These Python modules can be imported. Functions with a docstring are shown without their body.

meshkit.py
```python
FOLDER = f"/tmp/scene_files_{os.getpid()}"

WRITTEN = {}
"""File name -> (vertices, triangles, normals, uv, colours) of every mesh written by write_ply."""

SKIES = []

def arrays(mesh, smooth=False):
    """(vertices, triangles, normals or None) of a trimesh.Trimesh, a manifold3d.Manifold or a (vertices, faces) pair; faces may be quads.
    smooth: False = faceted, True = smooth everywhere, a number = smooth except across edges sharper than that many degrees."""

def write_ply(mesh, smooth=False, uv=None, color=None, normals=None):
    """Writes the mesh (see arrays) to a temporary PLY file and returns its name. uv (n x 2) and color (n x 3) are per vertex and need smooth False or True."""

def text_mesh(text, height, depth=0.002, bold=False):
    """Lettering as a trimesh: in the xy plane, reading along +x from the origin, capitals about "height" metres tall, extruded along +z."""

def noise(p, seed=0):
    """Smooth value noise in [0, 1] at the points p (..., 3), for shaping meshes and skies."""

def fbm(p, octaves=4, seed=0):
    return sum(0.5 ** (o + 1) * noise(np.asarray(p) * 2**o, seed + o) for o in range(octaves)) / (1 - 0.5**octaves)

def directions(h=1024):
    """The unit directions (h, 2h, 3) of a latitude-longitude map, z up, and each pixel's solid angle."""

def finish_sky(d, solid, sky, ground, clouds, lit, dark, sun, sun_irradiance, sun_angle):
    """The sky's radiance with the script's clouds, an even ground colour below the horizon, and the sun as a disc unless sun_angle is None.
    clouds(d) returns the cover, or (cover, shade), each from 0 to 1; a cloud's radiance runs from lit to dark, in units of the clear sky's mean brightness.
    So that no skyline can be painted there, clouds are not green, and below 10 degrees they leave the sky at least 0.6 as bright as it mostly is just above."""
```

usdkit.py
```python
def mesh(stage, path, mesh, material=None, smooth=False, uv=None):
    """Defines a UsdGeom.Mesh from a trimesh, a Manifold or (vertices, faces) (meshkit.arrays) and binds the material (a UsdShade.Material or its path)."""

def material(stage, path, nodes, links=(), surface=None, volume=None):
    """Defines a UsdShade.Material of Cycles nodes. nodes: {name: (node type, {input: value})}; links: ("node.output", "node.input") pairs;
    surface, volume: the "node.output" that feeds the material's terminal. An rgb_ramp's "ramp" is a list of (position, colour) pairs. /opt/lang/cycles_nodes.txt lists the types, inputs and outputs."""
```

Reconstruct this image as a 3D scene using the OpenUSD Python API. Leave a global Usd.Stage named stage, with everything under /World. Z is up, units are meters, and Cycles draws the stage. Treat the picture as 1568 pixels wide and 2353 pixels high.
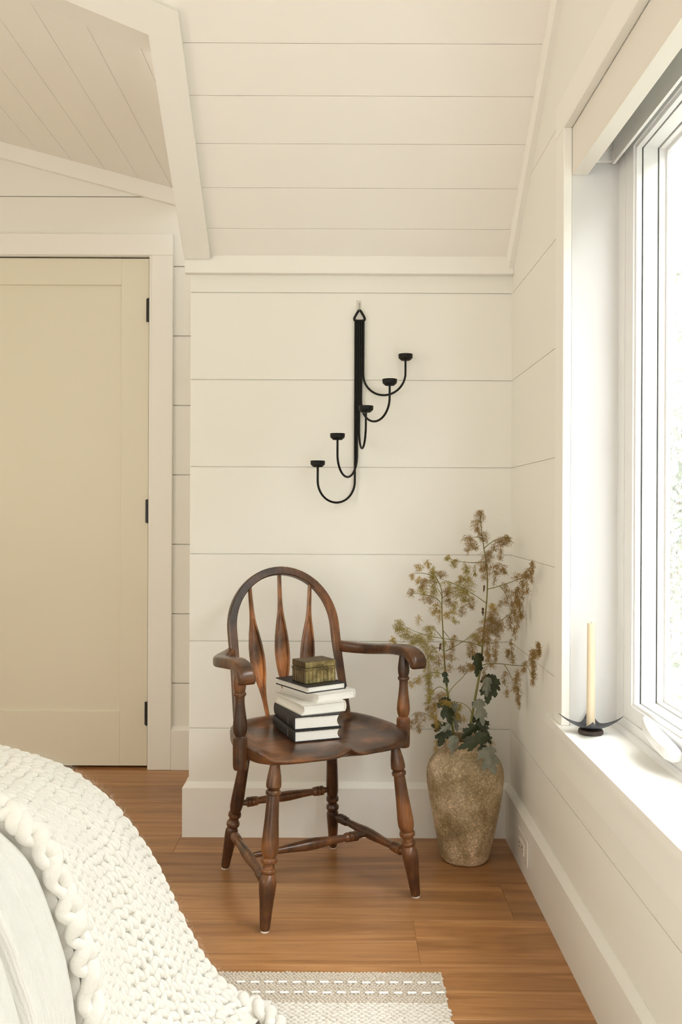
import math, random
import numpy as np
import trimesh
import shapely.geometry as sg
import shapely.ops as so
from scipy.ndimage import gaussian_filter1d
from scipy.interpolate import PchipInterpolator, CubicSpline
from pxr import Usd, UsdGeom, UsdLux, UsdShade, Gf, Sdf, Vt
import usdkit
from meshkit import fbm, noise

stage = Usd.Stage.CreateInMemory()
UsdGeom.SetStageUpAxis(stage, UsdGeom.Tokens.z)
UsdGeom.SetStageMetersPerUnit(stage, 1.0)
UsdGeom.Xform.Define(stage, '/World')
UsdGeom.Scope.Define(stage, '/World/Looks')
random.seed(11)
rng = np.random.default_rng(11)

# ------------------------------------------------------------------ camera, sky, exposure
CAM_H = 1.05
FPX = 2040.0                                   # focal length in pixels of the 1568-wide frame
cam = UsdGeom.Camera.Define(stage, '/World/camera')
cam.CreateHorizontalApertureAttr(36.0)
cam.CreateVerticalApertureAttr(36.0 * 2353 / 1568)
cam.CreateFocalLengthAttr(36.0 * FPX / 1568)
cam.CreateVerticalApertureOffsetAttr(-36.0 * 8.5 / 1568)
cam.CreateClippingRangeAttr(Gf.Vec2f(0.05, 200.0))
cam.CreateExposureAttr(0.10)
cx = UsdGeom.Xformable(cam)
cx.AddTranslateOp().Set(Gf.Vec3d(0, 0, CAM_H))
cx.AddRotateXOp().Set(90.0)
cx.AddRotateZOp().Set(0.25)

SKY = 3.9
dome = UsdLux.DomeLight.Define(stage, '/World/sky')
dome.CreateIntensityAttr(SKY)
dome.CreateColorAttr(Gf.Vec3f(0.97, 0.985, 1.0))


# daylight of the big glazed doors on the camera's side of the room
def area_light(name, pos, target, w, h, power, color):
    l = UsdLux.RectLight.Define(stage, '/World/' + name)
    l.CreateWidthAttr(w)
    l.CreateHeightAttr(h)
    l.CreateIntensityAttr(power)
    l.CreateColorAttr(Gf.Vec3f(*color))
    z = np.array(pos, float) - np.array(target, float)
    z /= np.linalg.norm(z)
    x = np.cross([0, 0, 1.0], z)
    x /= np.linalg.norm(x)
    y = np.cross(z, x)
    UsdGeom.Xformable(l).AddTransformOp().Set(Gf.Matrix4d(*x, 0, *y, 0, *z, 0, *map(float, pos), 1))


area_light('daylight_rear', (0.15, -1.72, 1.15), (0.15, 3, 1.15), 1.3, 1.9, 1.7, (1.0, 0.985, 0.95))
area_light('daylight_rear_001', (-1.7, -1.72, 1.15), (-1.7, 3, 1.15), 1.3, 1.9, 1.7, (1.0, 0.985, 0.95))
area_light('daylight_left', (-2.64, 0.4, 1.3), (1, 0.4, 1.3), 1.5, 1.6, 3.4, (1.0, 0.94, 0.82))
area_light('daylight_passage', (-2.64, 2.65, 1.35), (1, 2.65, 1.35), 0.8, 1.5, 1.25, (1.0, 0.82, 0.54))

# ------------------------------------------------------------------ materials
ML = {}


def mat(name, nodes, links=(), surface='p.BSDF'):
    ML[name] = usdkit.material(stage, '/World/Looks/' + name, nodes, links, surface)
    return ML[name]


def plain(name, color, rough=0.5, **kw):
    return mat(name, {'p': ('principled_bsdf', dict(base_color=color, roughness=rough, **kw))})


def noisy(name, ramp, scale=(8, 8, 8), nscale=1.0, detail=4, rough=0.5, bump=0.0, bdist=0.002, distortion=0.0, rand=0.0, coord='texture_coordinate.object', **kw):
    node, out = coord.split('.')
    nodes = {'t': (node, {}), 'm': ('mapping', {'scale': scale}), 'n': ('noise_texture', {'scale': nscale, 'detail': detail, 'roughness': 0.6, 'distortion': distortion}),
             'r': ('rgb_ramp', {'ramp': ramp}), 'p': ('principled_bsdf', dict(roughness=rough, **kw))}
    links = [('t.' + out, 'm.vector'), ('m.vector', 'n.vector'), ('n.fac', 'r.fac'), ('r.color', 'p.base_color')]
    if bump:
        nodes['b'] = ('bump', {'strength': bump, 'distance': bdist})
        links += [('n.fac', 'b.height'), ('b.normal', 'p.normal')]
    return mat(name, nodes, links)


def srgb(r, g, b):
    return tuple(((c / 255 / 12.92) if c <= 10.3 else ((c / 255 + 0.055) / 1.055) ** 2.4) for c in (r, g, b))


plain('wall_paint', (0.872, 0.858, 0.795), 0.6)
plain('ceiling_paint', (0.925, 0.898, 0.845), 0.7)
plain('trim_paint', (0.895, 0.88, 0.825), 0.42)
plain('door_paint', (0.80, 0.755, 0.61), 0.45)
plain('sill_paint', (0.71, 0.71, 0.695), 0.35)
plain('vinyl', (0.82, 0.82, 0.81), 0.35)
plain('floor_joint', (0.30, 0.19, 0.10), 0.8)
plain('dark_gap', (0.03, 0.028, 0.025), 0.8)
plain('gasket', (0.05, 0.06, 0.07), 0.6)
plain('black_metal', (0.009, 0.009, 0.008), 0.5, specular_ior_level=0.22)
plain('hinge_black', (0.012, 0.012, 0.012), 0.4)
plain('blind_fabric', (0.82, 0.78, 0.71), 0.8)
plain('blind_white', (0.88, 0.87, 0.85), 0.5)
plain('outlet_plastic', (0.80, 0.76, 0.69), 0.35)
plain('slot_dark', (0.04, 0.035, 0.03), 0.6)
plain('cover_black', (0.012, 0.012, 0.014), 0.55)
plain('cover_white', (0.83, 0.81, 0.76), 0.6)
plain('cover_cream', (0.80, 0.775, 0.70), 0.6)
plain('gilt', (0.25, 0.24, 0.22), 0.4)
plain('wax', (0.74, 0.60, 0.42), 0.45, subsurface_weight=0.25, subsurface_scale=0.01, subsurface_radius=(1, 0.7, 0.45))
plain('chrome', (0.6, 0.58, 0.55), 0.25, metallic=1.0)
plain('steel_grey', (0.35, 0.33, 0.3), 0.35, metallic=1.0)
mat('clear_plastic', {'a': ('transparent_bsdf', {'color': (0.97, 0.97, 0.96)}), 'g': ('glossy_bsdf', {'color': (1, 1, 1), 'roughness': 0.1}), 'm': ('mix_closure', {'fac': 0.10})},
    [('a.BSDF', 'm.closure1'), ('g.BSDF', 'm.closure2')], 'm.closure')
mat('pane_glass', {'a': ('transparent_bsdf', {'color': (0.96, 0.97, 0.97)}), 'g': ('glossy_bsdf', {'color': (1, 1, 1), 'roughness': 0.0}), 'w': ('layer_weight', {'blend': 0.5}), 'p': ('math', {'math_type': 'power', 'value2': 4.0}),
                   'k': ('math', {'math_type': 'multiply_add', 'value2': 0.55, 'value3': 0.035, 'use_clamp': True}), 'm': ('mix_closure', {})},
    [('w.facing', 'p.value1'), ('p.value', 'k.value1'), ('a.BSDF', 'm.closure1'), ('g.BSDF', 'm.closure2'), ('k.value', 'm.fac')], 'm.closure')


# page edges: fine lines along the stacked leaves
mat('pages', {'t': ('texture_coordinate', {}), 'm': ('mapping', {'scale': (2, 2, 900)}), 'n': ('noise_texture', {'scale': 1.0, 'detail': 2}),
              'r': ('rgb_ramp', {'ramp': [(0.3, (0.84, 0.815, 0.75)), (0.7, (0.90, 0.885, 0.84))]}), 'p': ('principled_bsdf', {'roughness': 0.8}), 'b': ('bump', {'strength': 0.25, 'distance': 0.0006})},
    [('t.object', 'm.vector'), ('m.vector', 'n.vector'), ('n.fac', 'r.fac'), ('r.color', 'p.base_color'), ('n.fac', 'b.height'), ('b.normal', 'p.normal')])

# oak floor boards: grain along x, each board with its own tone
mat('oak_floor', {'g': ('geometry', {}), 'o': ('object_info', {}), 'cm': ('combine_xyz', {}), 'k': ('math', {'math_type': 'multiply', 'value2': 37.0}), 'ad': ('vector_math', {'math_type': 'add'}),
                  'm': ('mapping', {'scale': (1.5, 21, 1)}), 'n': ('noise_texture', {'scale': 1.0, 'detail': 8, 'roughness': 0.62, 'distortion': 0.9}),
                  'm2': ('mapping', {'scale': (5, 210, 1)}), 'n2': ('noise_texture', {'scale': 1.0, 'detail': 3, 'roughness': 0.6, 'distortion': 0.3}),
                  'm3': ('mapping', {'scale': (0.8, 5.5, 1)}), 'n3': ('noise_texture', {'scale': 1.0, 'detail': 2, 'distortion': 0.4}),
                  'r': ('rgb_ramp', {'ramp': [(0.22, (0.215, 0.090, 0.030)), (0.40, (0.345, 0.160, 0.058)), (0.55, (0.455, 0.229, 0.090)), (0.75, (0.55, 0.30, 0.128))]}),
                  'r2': ('rgb_ramp', {'ramp': [(0.3, (0.87, 0.85, 0.84)), (0.62, (1.05, 1.05, 1.05))]}),
                  'r3': ('rgb_ramp', {'ramp': [(0.0, (0.84, 0.82, 0.80)), (0.5, (1.0, 1.0, 1.0)), (1.0, (1.13, 1.13, 1.12))]}),
                  'r4': ('rgb_ramp', {'ramp': [(0.3, (0.82, 0.80, 0.78)), (0.7, (1.12, 1.12, 1.12))]}),
                  'x': ('mix', {'mix_type': 'multiply', 'fac': 1.0}), 'y': ('mix', {'mix_type': 'multiply', 'fac': 1.0}), 'z': ('mix', {'mix_type': 'multiply', 'fac': 1.0}),
                  'p': ('principled_bsdf', {'roughness': 0.34, 'specular_ior_level': 0.5}), 'b': ('bump', {'strength': 0.12, 'distance': 0.001})},
    [('o.random', 'k.value1'), ('k.value', 'cm.x'), ('k.value', 'cm.y'), ('g.position', 'ad.vector1'), ('cm.vector', 'ad.vector2'), ('ad.vector', 'm.vector'), ('ad.vector', 'm2.vector'), ('ad.vector', 'm3.vector'),
     ('m.vector', 'n.vector'), ('m2.vector', 'n2.vector'), ('m3.vector', 'n3.vector'), ('n.fac', 'r.fac'), ('n2.fac', 'r2.fac'), ('o.random', 'r3.fac'), ('n3.fac', 'r4.fac'),
     ('r.color', 'x.color1'), ('r2.color', 'x.color2'), ('x.color', 'y.color1'), ('r3.color', 'y.color2'), ('y.color', 'z.color1'), ('r4.color', 'z.color2'), ('z.color', 'p.base_color'), ('n2.fac', 'b.height'), ('b.normal', 'p.normal')])


# dark stained, worn chair wood
def stained(name, scale, tone=1.0):
    c = lambda r, g, b: (r * tone, g * tone, b * tone)
    mat(name, {'t': ('texture_coordinate', {}), 'm': ('mapping', {'scale': scale}), 'n': ('noise_texture', {'scale': 1.0, 'detail': 5, 'roughness': 0.65, 'distortion': 0.6}),
               'n2': ('noise_texture', {'scale': 9.0, 'detail': 3, 'roughness': 0.5}),
               'r': ('rgb_ramp', {'ramp': [(0.25, c(0.055, 0.021, 0.009)), (0.5, c(0.102, 0.040, 0.0150)), (0.75, c(0.170, 0.070, 0.0235))]}),
               'r2': ('rgb_ramp', {'ramp': [(0.36, (0.32, 0.30, 0.30)), (0.50, (0.85, 0.85, 0.85)), (0.68, (1.9, 1.85, 1.7))]}),
               'x': ('mix', {'mix_type': 'multiply', 'fac': 1.0}), 'p': ('principled_bsdf', {'roughness': 0.30, 'coat_weight': 0.15, 'coat_roughness': 0.2}), 'b': ('bump', {'strength': 0.08, 'distance': 0.001})},
        [('t.object', 'm.vector'), ('m.vector', 'n.vector'), ('t.object', 'n2.vector'), ('n.fac', 'r.fac'), ('n2.fac', 'r2.fac'), ('r.color', 'x.color1'), ('r2.color', 'x.color2'), ('x.color', 'p.base_color'), ('n.fac', 'b.height'), ('b.normal', 'p.normal')])


stained('chair_wood', (60, 60, 7), 1.12)
stained('chair_wood_flat', (7, 60, 60), 1.12)
stained('splat_wood', (90, 90, 8), 2.35)

# aged clay vase
mat('aged_clay', {'t': ('texture_coordinate', {}), 'n': ('noise_texture', {'scale': 10.0, 'detail': 6, 'roughness': 0.62, 'distortion': 0.6}), 'n2': ('noise_texture', {'scale': 170.0, 'detail': 4, 'roughness': 0.75, 'distortion': 0.6}), 'n3': ('noise_texture', {'scale': 5.0, 'detail': 3}),
                  'r': ('rgb_ramp', {'ramp': [(0.30, (0.20, 0.138, 0.070)), (0.44, (0.39, 0.29, 0.172)), (0.56, (0.54, 0.425, 0.285)), (0.70, (0.70, 0.59, 0.45))]}),
                  'r2': ('rgb_ramp', {'ramp': [(0.38, (0.72, 0.70, 0.67)), (0.53, (1.08, 1.08, 1.08)), (0.68, (1.85, 1.82, 1.76))]}),
                  'r3': ('rgb_ramp', {'ramp': [(0.35, (0.80, 0.80, 0.72)), (0.65, (1.15, 1.10, 1.06))]}),
                  'x': ('mix', {'mix_type': 'multiply', 'fac': 1.0}), 'y': ('mix', {'mix_type': 'multiply', 'fac': 1.0}), 'p': ('principled_bsdf', {'roughness': 0.75}), 'b': ('bump', {'strength': 0.7, 'distance': 0.0025})},
    [('t.object', 'n.vector'), ('t.object', 'n2.vector'), ('t.object', 'n3.vector'), ('n.fac', 'r.fac'), ('n2.fac', 'r2.fac'), ('n3.fac', 'r3.fac'), ('r.color', 'x.color1'), ('r2.color', 'x.color2'), ('x.color', 'y.color1'), ('r3.color', 'y.color2'), ('y.color', 'p.base_color'), ('n2.fac', 'b.height'), ('b.normal', 'p.normal')])

noisy('aged_brass', [(0.3, (0.12, 0.092, 0.040)), (0.5, (0.33, 0.265, 0.12)), (0.72, (0.62, 0.52, 0.25))], nscale=38, detail=5, scale=(1, 1, 1), rough=0.42, bump=0.15, bdist=0.001, metallic=0.75)
noisy('aged_brass_dark', [(0.3, (0.075, 0.056, 0.030)), (0.7, (0.22, 0.165, 0.085))], nscale=30, detail=5, scale=(1, 1, 1), rough=0.5, bump=0.1, bdist=0.001, metallic=0.6)
noisy('dish_metal', [(0.3, (0.016, 0.02, 0.026)), (0.66, (0.05, 0.055, 0.065)), (0.8, (0.22, 0.22, 0.22))], nscale=40, detail=5, scale=(1, 1, 1), rough=0.45, metallic=0.15)
noisy('dish_base', [(0.3, (0.02, 0.012, 0.01)), (0.7, (0.06, 0.035, 0.028))], nscale=60, detail=4, scale=(1, 1, 1), rough=0.5)


# petals and seed husks of the dried panicles, each tiny husk its own tone
def husk(name, ramp):
    mat(name, {'g': ('geometry', {}), 'r': ('rgb_ramp', {'ramp': ramp}), 'd': ('principled_bsdf', {'roughness': 0.7}), 't': ('translucent_bsdf', {}), 'm': ('mix_closure', {'fac': 0.5})},
        [('g.random_per_island', 'r.fac'), ('r.color', 'd.base_color'), ('r.color', 't.color'), ('d.BSDF', 'm.closure1'), ('t.BSDF', 'm.closure2')], 'm.closure')


husk('husk_brown', [(0.0, (0.48, 0.32, 0.105)), (0.5, (0.70, 0.53, 0.20)), (1.0, (0.84, 0.71, 0.34))])
husk('husk_olive', [(0.0, (0.52, 0.42, 0.10)), (0.5, (0.72, 0.61, 0.18)), (1.0, (0.83, 0.74, 0.31))])
husk('husk_yellow', [(0.0, (0.62, 0.46, 0.14)), (0.5, (0.80, 0.65, 0.25)), (1.0, (0.86, 0.74, 0.38))])
noisy('stem_green', [(0.3, (0.13, 0.13, 0.025)), (0.7, (0.24, 0.22, 0.05))], nscale=20, scale=(1, 1, 1), rough=0.5)


def leaf_mat(name, top, under):
    mat(name, {'g': ('geometry', {}), 't': ('texture_coordinate', {}), 'n': ('noise_texture', {'scale': 60.0, 'detail': 4}), 'c': ('mix', {'color1': top, 'color2': under}),
               'v': ('rgb_ramp', {'ramp': [(0.3, (0.75, 0.75, 0.75)), (0.7, (1.2, 1.2, 1.2))]}), 'x': ('mix', {'mix_type': 'multiply', 'fac': 1.0}),
               'd': ('principled_bsdf', {'roughness': 0.6}), 'l': ('translucent_bsdf', {}), 'm': ('mix_closure', {'fac': 0.12})},
        [('g.backfacing', 'c.fac'), ('t.object', 'n.vector'), ('n.fac', 'v.fac'), ('c.color', 'x.color1'), ('v.color', 'x.color2'), ('x.color', 'd.base_color'), ('x.color', 'l.color'), ('d.BSDF', 'm.closure1'), ('l.BSDF', 'm.closure2')], 'm.closure')


leaf_mat('leaf_green', (0.030, 0.040, 0.010), (0.215, 0.22, 0.165))
leaf_mat('leaf_dry', (0.10, 0.05, 0.025), (0.14, 0.09, 0.05))

# textiles
noisy('wool', [(0.3, (0.81, 0.783, 0.715)), (0.7, (0.85, 0.827, 0.77))], nscale=260, detail=4, scale=(1, 1, 1), rough=0.9, bump=0.5, bdist=0.0016, sheen_weight=0.3)
mat('gauze', {'t': ('texture_coordinate', {}), 'm': ('mapping', {'scale': (1, 1, 1)}), 'w': ('wave_texture', {'wave_type': 'bands', 'bands_direction': 'y', 'scale': 150.0, 'distortion': 2.0, 'detail': 2, 'detail_scale': 1.0}),
              'n': ('noise_texture', {'scale': 420.0, 'detail': 2}), 's': ('math', {'math_type': 'add'}), 'b': ('bump', {'strength': 0.35, 'distance': 0.0012}), 'p': ('principled_bsdf', {'base_color': (0.78, 0.765, 0.725), 'roughness': 0.9, 'sheen_weight': 0.15})},
    [('t.object', 'm.vector'), ('m.vector', 'w.vector'), ('m.vector', 'n.vector'), ('w.fac', 's.value1'), ('n.fac', 's.value2'), ('s.value', 'b.height'), ('b.normal', 'p.normal')])
mat('rug_taupe', {'g': ('geometry', {}), 'r': ('rgb_ramp', {'ramp': [(0.0, (0.60, 0.53, 0.44)), (0.5, (0.76, 0.71, 0.62)), (1.0, (0.86, 0.83, 0.77))]}), 'p': ('principled_bsdf', {'roughness': 0.95})}, [('g.random_per_island', 'r.fac'), ('r.color', 'p.base_color')])
mat('rug_white', {'g': ('geometry', {}), 'r': ('rgb_ramp', {'ramp': [(0.0, (0.74, 0.70, 0.63)), (0.25, (0.86, 0.845, 0.80)), (1.0, (0.91, 0.90, 0.87))]}), 'p': ('principled_bsdf', {'roughness': 0.95})}, [('g.random_per_island', 'r.fac'), ('r.color', 'p.base_color')])
plain('rug_base', (0.62, 0.56, 0.47), 0.95)
plain('stitch_white', (0.87, 0.87, 0.85), 0.85)

# outside
leaf_mat('garden_leaf', (0.205, 0.228, 0.172), (0.24, 0.255, 0.20))
plain('garden_bark', (0.30, 0.25, 0.2), 0.9)
plain('eave_paint', (0.35, 0.34, 0.325), 0.7)
noisy('lawn', [(0.3, (0.46, 0.46, 0.41)), (0.7, (0.58, 0.575, 0.53))], nscale=3, scale=(1, 1, 1), rough=0.95)

# ------------------------------------------------------------------ scene helpers
used = {}


def numbered(parent, name):
    k = (parent, name)
    n = used.get(k, 0)
    used[k] = n + 1
    return name if n == 0 else f'{name}_{n:03d}'


def path_of(x):
    return '/World' if x is None else (x if isinstance(x, str) else str(x.GetPath()))


def xf(name, parent=None, loc=(0, 0, 0), rotz=0.0, **cd):
    pp = path_of(parent)
    x = UsdGeom.Xform.Define(stage, pp + '/' + numbered(pp, name))
    if any(loc):
        x.AddTranslateOp().Set(Gf.Vec3d(*map(float, loc)))
    if rotz:
        x.AddRotateZOp().Set(float(rotz))
    p = x.GetPrim()
    for k, v in cd.items():
        p.SetCustomDataByKey(k, v)
    return p


def thing(name, label, category, loc=(0, 0, 0), rotz=0.0, **cd):
    return xf(name, None, loc, rotz, label=label, category=category, **cd)


def struct(name, label=None, loc=(0, 0, 0)):
    p = xf(name, None, loc, kind='structure')
    if label:
        p.SetCustomDataByKey('label', label)
    return p


def part(parent, name, m, material, smooth=False, **cd):
    pp = path_of(parent)
    if isinstance(m, list):
        m = trimesh.util.concatenate(m)
    g = usdkit.mesh(stage, pp + '/' + numbered(pp, name), m, ML[material], smooth)
    for k, v in cd.items():
        g.GetPrim().SetCustomDataByKey(k, v)
    return g.GetPrim()


# ------------------------------------------------------------------ mesh helpers
def box(x0, x1, y0, y1, z0, z1):
    return trimesh.creation.box(bounds=[[min(x0, x1), min(y0, y1), min(z0, z1)], [max(x0, x1), max(y0, y1), max(z0, z1)]])


def cbox(x0, x1, y0, y1, z0, z1, c=0.001):
    """A box with all its edges chamfered."""
    lo, hi = np.array([x0, y0, z0], float), np.array([x1, y1, z1], float)
    pts = []
    for k in range(3):
        for s in np.ndindex(2, 2, 2):
            p = np.where(np.array(s) == 0, lo + c, hi - c)
            p[k] = (lo, hi)[s[k]][k]
            pts.append(p)
    return trimesh.convex.convex_hull(np.array(pts))


def fixed(v, f):
    m = trimesh.Trimesh(v, f, process=False)
    if m.volume < 0:
        m.invert()
    return m


def loft(rings, cap=True, closed=False):
    """Rings (n, m, 3) joined into a tube."""
    r = np.asarray(rings, float)
    n, m = r.shape[:2]
    v = r.reshape(-1, 3)
    f = []
    last = n if closed else n - 1
    i = np.arange(last)[:, None] * m
    i2 = ((np.arange(last) + 1) % n)[:, None] * m
    j = np.arange(m)[None]
    j2 = (j + 1) % m
    a, b, c, d = i + j, i + j2, i2 + j2, i2 + j
    f = np.concatenate([np.stack([a, b, c], -1).reshape(-1, 3), np.stack([a, c, d], -1).reshape(-1, 3)])
    if cap and not closed:
        v = np.vstack([v, r[0].mean(0), r[-1].mean(0)])
        k = len(v)
        jj = np.arange(m)
        j2 = (jj + 1) % m
        f = np.concatenate([f, np.stack([np.full(m, k - 2), j2, jj], -1), np.stack([np.full(m, k - 1), (n - 1) * m + jj, (n - 1) * m + j2], -1)])
    return fixed(v, f)


def frames(p):
    p = np.asarray(p, float)
    t = np.gradient(p, axis=0)
    t /= np.linalg.norm(t, axis=1, keepdims=True)
    up = np.array([0, 0, 1.0]) if abs(t[0][2]) < 0.9 else np.array([1.0, 0, 0])
    u = np.cross(up, t[0])
    u /= np.linalg.norm(u)
    us = []
    for k in range(len(p)):
        u = u - t[k] * (u @ t[k])
        u /= np.linalg.norm(u)
        us.append(u)
    us = np.array(us)
    return t, us, np.cross(t, us)


def tube(p, r, m=10):
    p = np.asarray(p, float)
    t, u, w = frames(p)
    r = np.broadcast_to(np.asarray(r, float), (len(p),))[:, None, None]
    a = np.linspace(0, 2 * np.pi, m, endpoint=False)
    return loft(p[:, None] + r * (np.cos(a)[None, :, None] * u[:, None] + np.sin(a)[None, :, None] * w[:, None]))


def spline(pts, n):
    p = np.asarray(pts, float)
    s = np.r_[0, np.cumsum(np.linalg.norm(np.diff(p, axis=0), axis=1))]
    return CubicSpline(s, p)(np.linspace(0, s[-1], n))


def lathe(prof, m=28, dense=0):
    """prof: (height, radius) up the z axis."""
    p = np.asarray(prof, float)
    if dense:
        q = np.r_[0, np.cumsum(np.linalg.norm(np.diff(p, axis=0), axis=1))]
        p = PchipInterpolator(q, p)(np.linspace(0, q[-1], dense))
    a = np.linspace(0, 2 * np.pi, m, endpoint=False)
    return loft(np.stack([p[:, 1][:, None] * np.cos(a), p[:, 1][:, None] * np.sin(a), np.repeat(p[:, :1], m, 1)], -1))


def between(m, a, b):
    """Moves a mesh standing on the z axis so that z = 0..length runs from a to b."""
    a, b = np.asarray(a, float), np.asarray(b, float)
    z = (b - a) / np.linalg.norm(b - a)
    x = np.cross([0, 1.0, 0], z)
    x /= np.linalg.norm(x)
    T = np.eye(4)
    T[:3, 0], T[:3, 1], T[:3, 2], T[:3, 3] = x, np.cross(z, x), z, a
    m = m.copy()
    m.apply_transform(T)
    return m


def extrude(poly, depth):
    polys = getattr(poly, 'geoms', [poly])
    return trimesh.util.concatenate([trimesh.creation.extrude_polygon(g, depth, engine='earcut') for g in polys if g.area > 1e-9])


def framed(m, o, U, V, N):
    T = np.eye(4)
    T[:3, 0], T[:3, 1], T[:3, 2], T[:3, 3] = U, V, N, o
    m = m.copy()
    m.apply_transform(T)
    return m


def planks(parent, poly, o, U, V, N, cuts, thick, gap, material, name='plank', deep=0.0036):
    """Splits the outline into boards at the given v heights; each board its own part in front of the plane at o."""
    u0, v0, u1, v1 = poly.bounds
    cuts = sorted(c for c in cuts if v0 + 0.004 < c < v1 - 0.004)
    edges = [v0 - 1] + cuts + [v1 + 1]
    for a, b in zip(edges[:-1], edges[1:]):
        strip = poly.intersection(sg.box(u0 - 1, a + gap / 2, u1 + 1, b - gap / 2))
        for g in getattr(strip, 'geoms', [strip]):
            if g.geom_type == 'Polygon' and g.area > 2e-4:
                part(parent, name, framed(extrude(g, deep), np.asarray(o, float) + (thick - deep) * np.asarray(N, float), U, V, N), material)


def prism(profile, x0, x1, miter0=0.0, miter1=0.0):
    """A moulding: profile points (n, z), n out of the wall; runs along x from x0 to x1, wall at y = 0, room at -y. miter moves the ends by miter * n."""
    p = np.asarray(profile, float)
    a = np.stack([x0 + miter0 * p[:, 0], -p[:, 0], p[:, 1]], 1)
    b = np.stack([x1 + miter1 * p[:, 0], -p[:, 0], p[:, 1]], 1)
    return loft([a, b])


def ring(y0, y1, z0, z1, w, x0, x1):
    """A rectangular frame in the y-z plane, w wide inwards from the outline, from x0 to x1 deep (w may be (sides, bottom, top))."""
    ws, wb, wt = (w, w, w) if np.isscalar(w) else w
    poly = sg.Polygon([(y0, z0), (y1, z0), (y1, z1), (y0, z1)], [[(y0 + ws, z0 + wb), (y1 - ws, z0 + wb), (y1 - ws, z1 - wt), (y0 + ws, z1 - wt)]])
    return framed(extrude(poly, x1 - x0), (x0, 0, 0), (0, 1, 0), (0, 0, 1), (1, 0, 0))

# ------------------------------------------------------------------ room shell
X, Y, Z = np.eye(3)
WR, WL, WB, WF = 0.546, -0.4845, 2.846, 3.57          # right wall, nook's left end, back wall, far (door) wall
SLOPE = math.atan(0.81)
SC, SS = math.cos(SLOPE), math.sin(SLOPE)
SV = np.array([0, -SC, SS])                            # up the main slope, towards the camera
SN = np.array([0, -SS, -SC])
SO = np.array([0, 2.82, 1.852])                        # foot of the slope on top of the crown board
HB = math.atan(0.265)
HV = np.array([-math.cos(HB), 0, math.sin(HB)])        # up the passage ceiling, to the left
HN = np.array([-math.sin(HB), 0, -math.cos(HB)])
HO = np.array([-0.501, WF, 2.281])
BOARD = [0.344 + 0.2792 * k for k in range(10)]
TOP = 3.02
Y_TOP = 2.82 - (TOP - 1.852) / 0.81
W_Y0, W_Y1, W_Z0, W_Z1 = -0.35, 2.108, 0.536, 1.957     # window opening in the right wall

floor = struct('floor', 'wide warm oak floor boards')
part(floor, 'subfloor', box(-2.7, 0.60, -1.9, 3.75, -0.08, -0.0022), 'floor_joint')
rows = [2.704 + 0.22 * k for k in range(-21, 6)]
JOINTS = {2.704: [-0.508], 2.264: [0.449], 2.044: [0.188], 2.484: [-0.95], 1.824: [-0.9], 2.924: [-1.3], 3.144: [-1.0], 3.364: [-1.7]}
for y0 in rows:
    js = JOINTS.get(round(y0, 3)) or [float(rng.uniform(-2.2, 0.1))]
    xs = [-2.7] + js + [0.60]
    for a, b in zip(xs[:-1], xs[1:]):
        if y0 < 3.74:
            part(floor, 'plank', cbox(a + 0.0002, b - 0.0002, y0 + 0.0003, min(y0 + 0.22, 3.75) - 0.0003, -0.016, 0.0, 0.0006), 'oak_floor')

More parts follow.
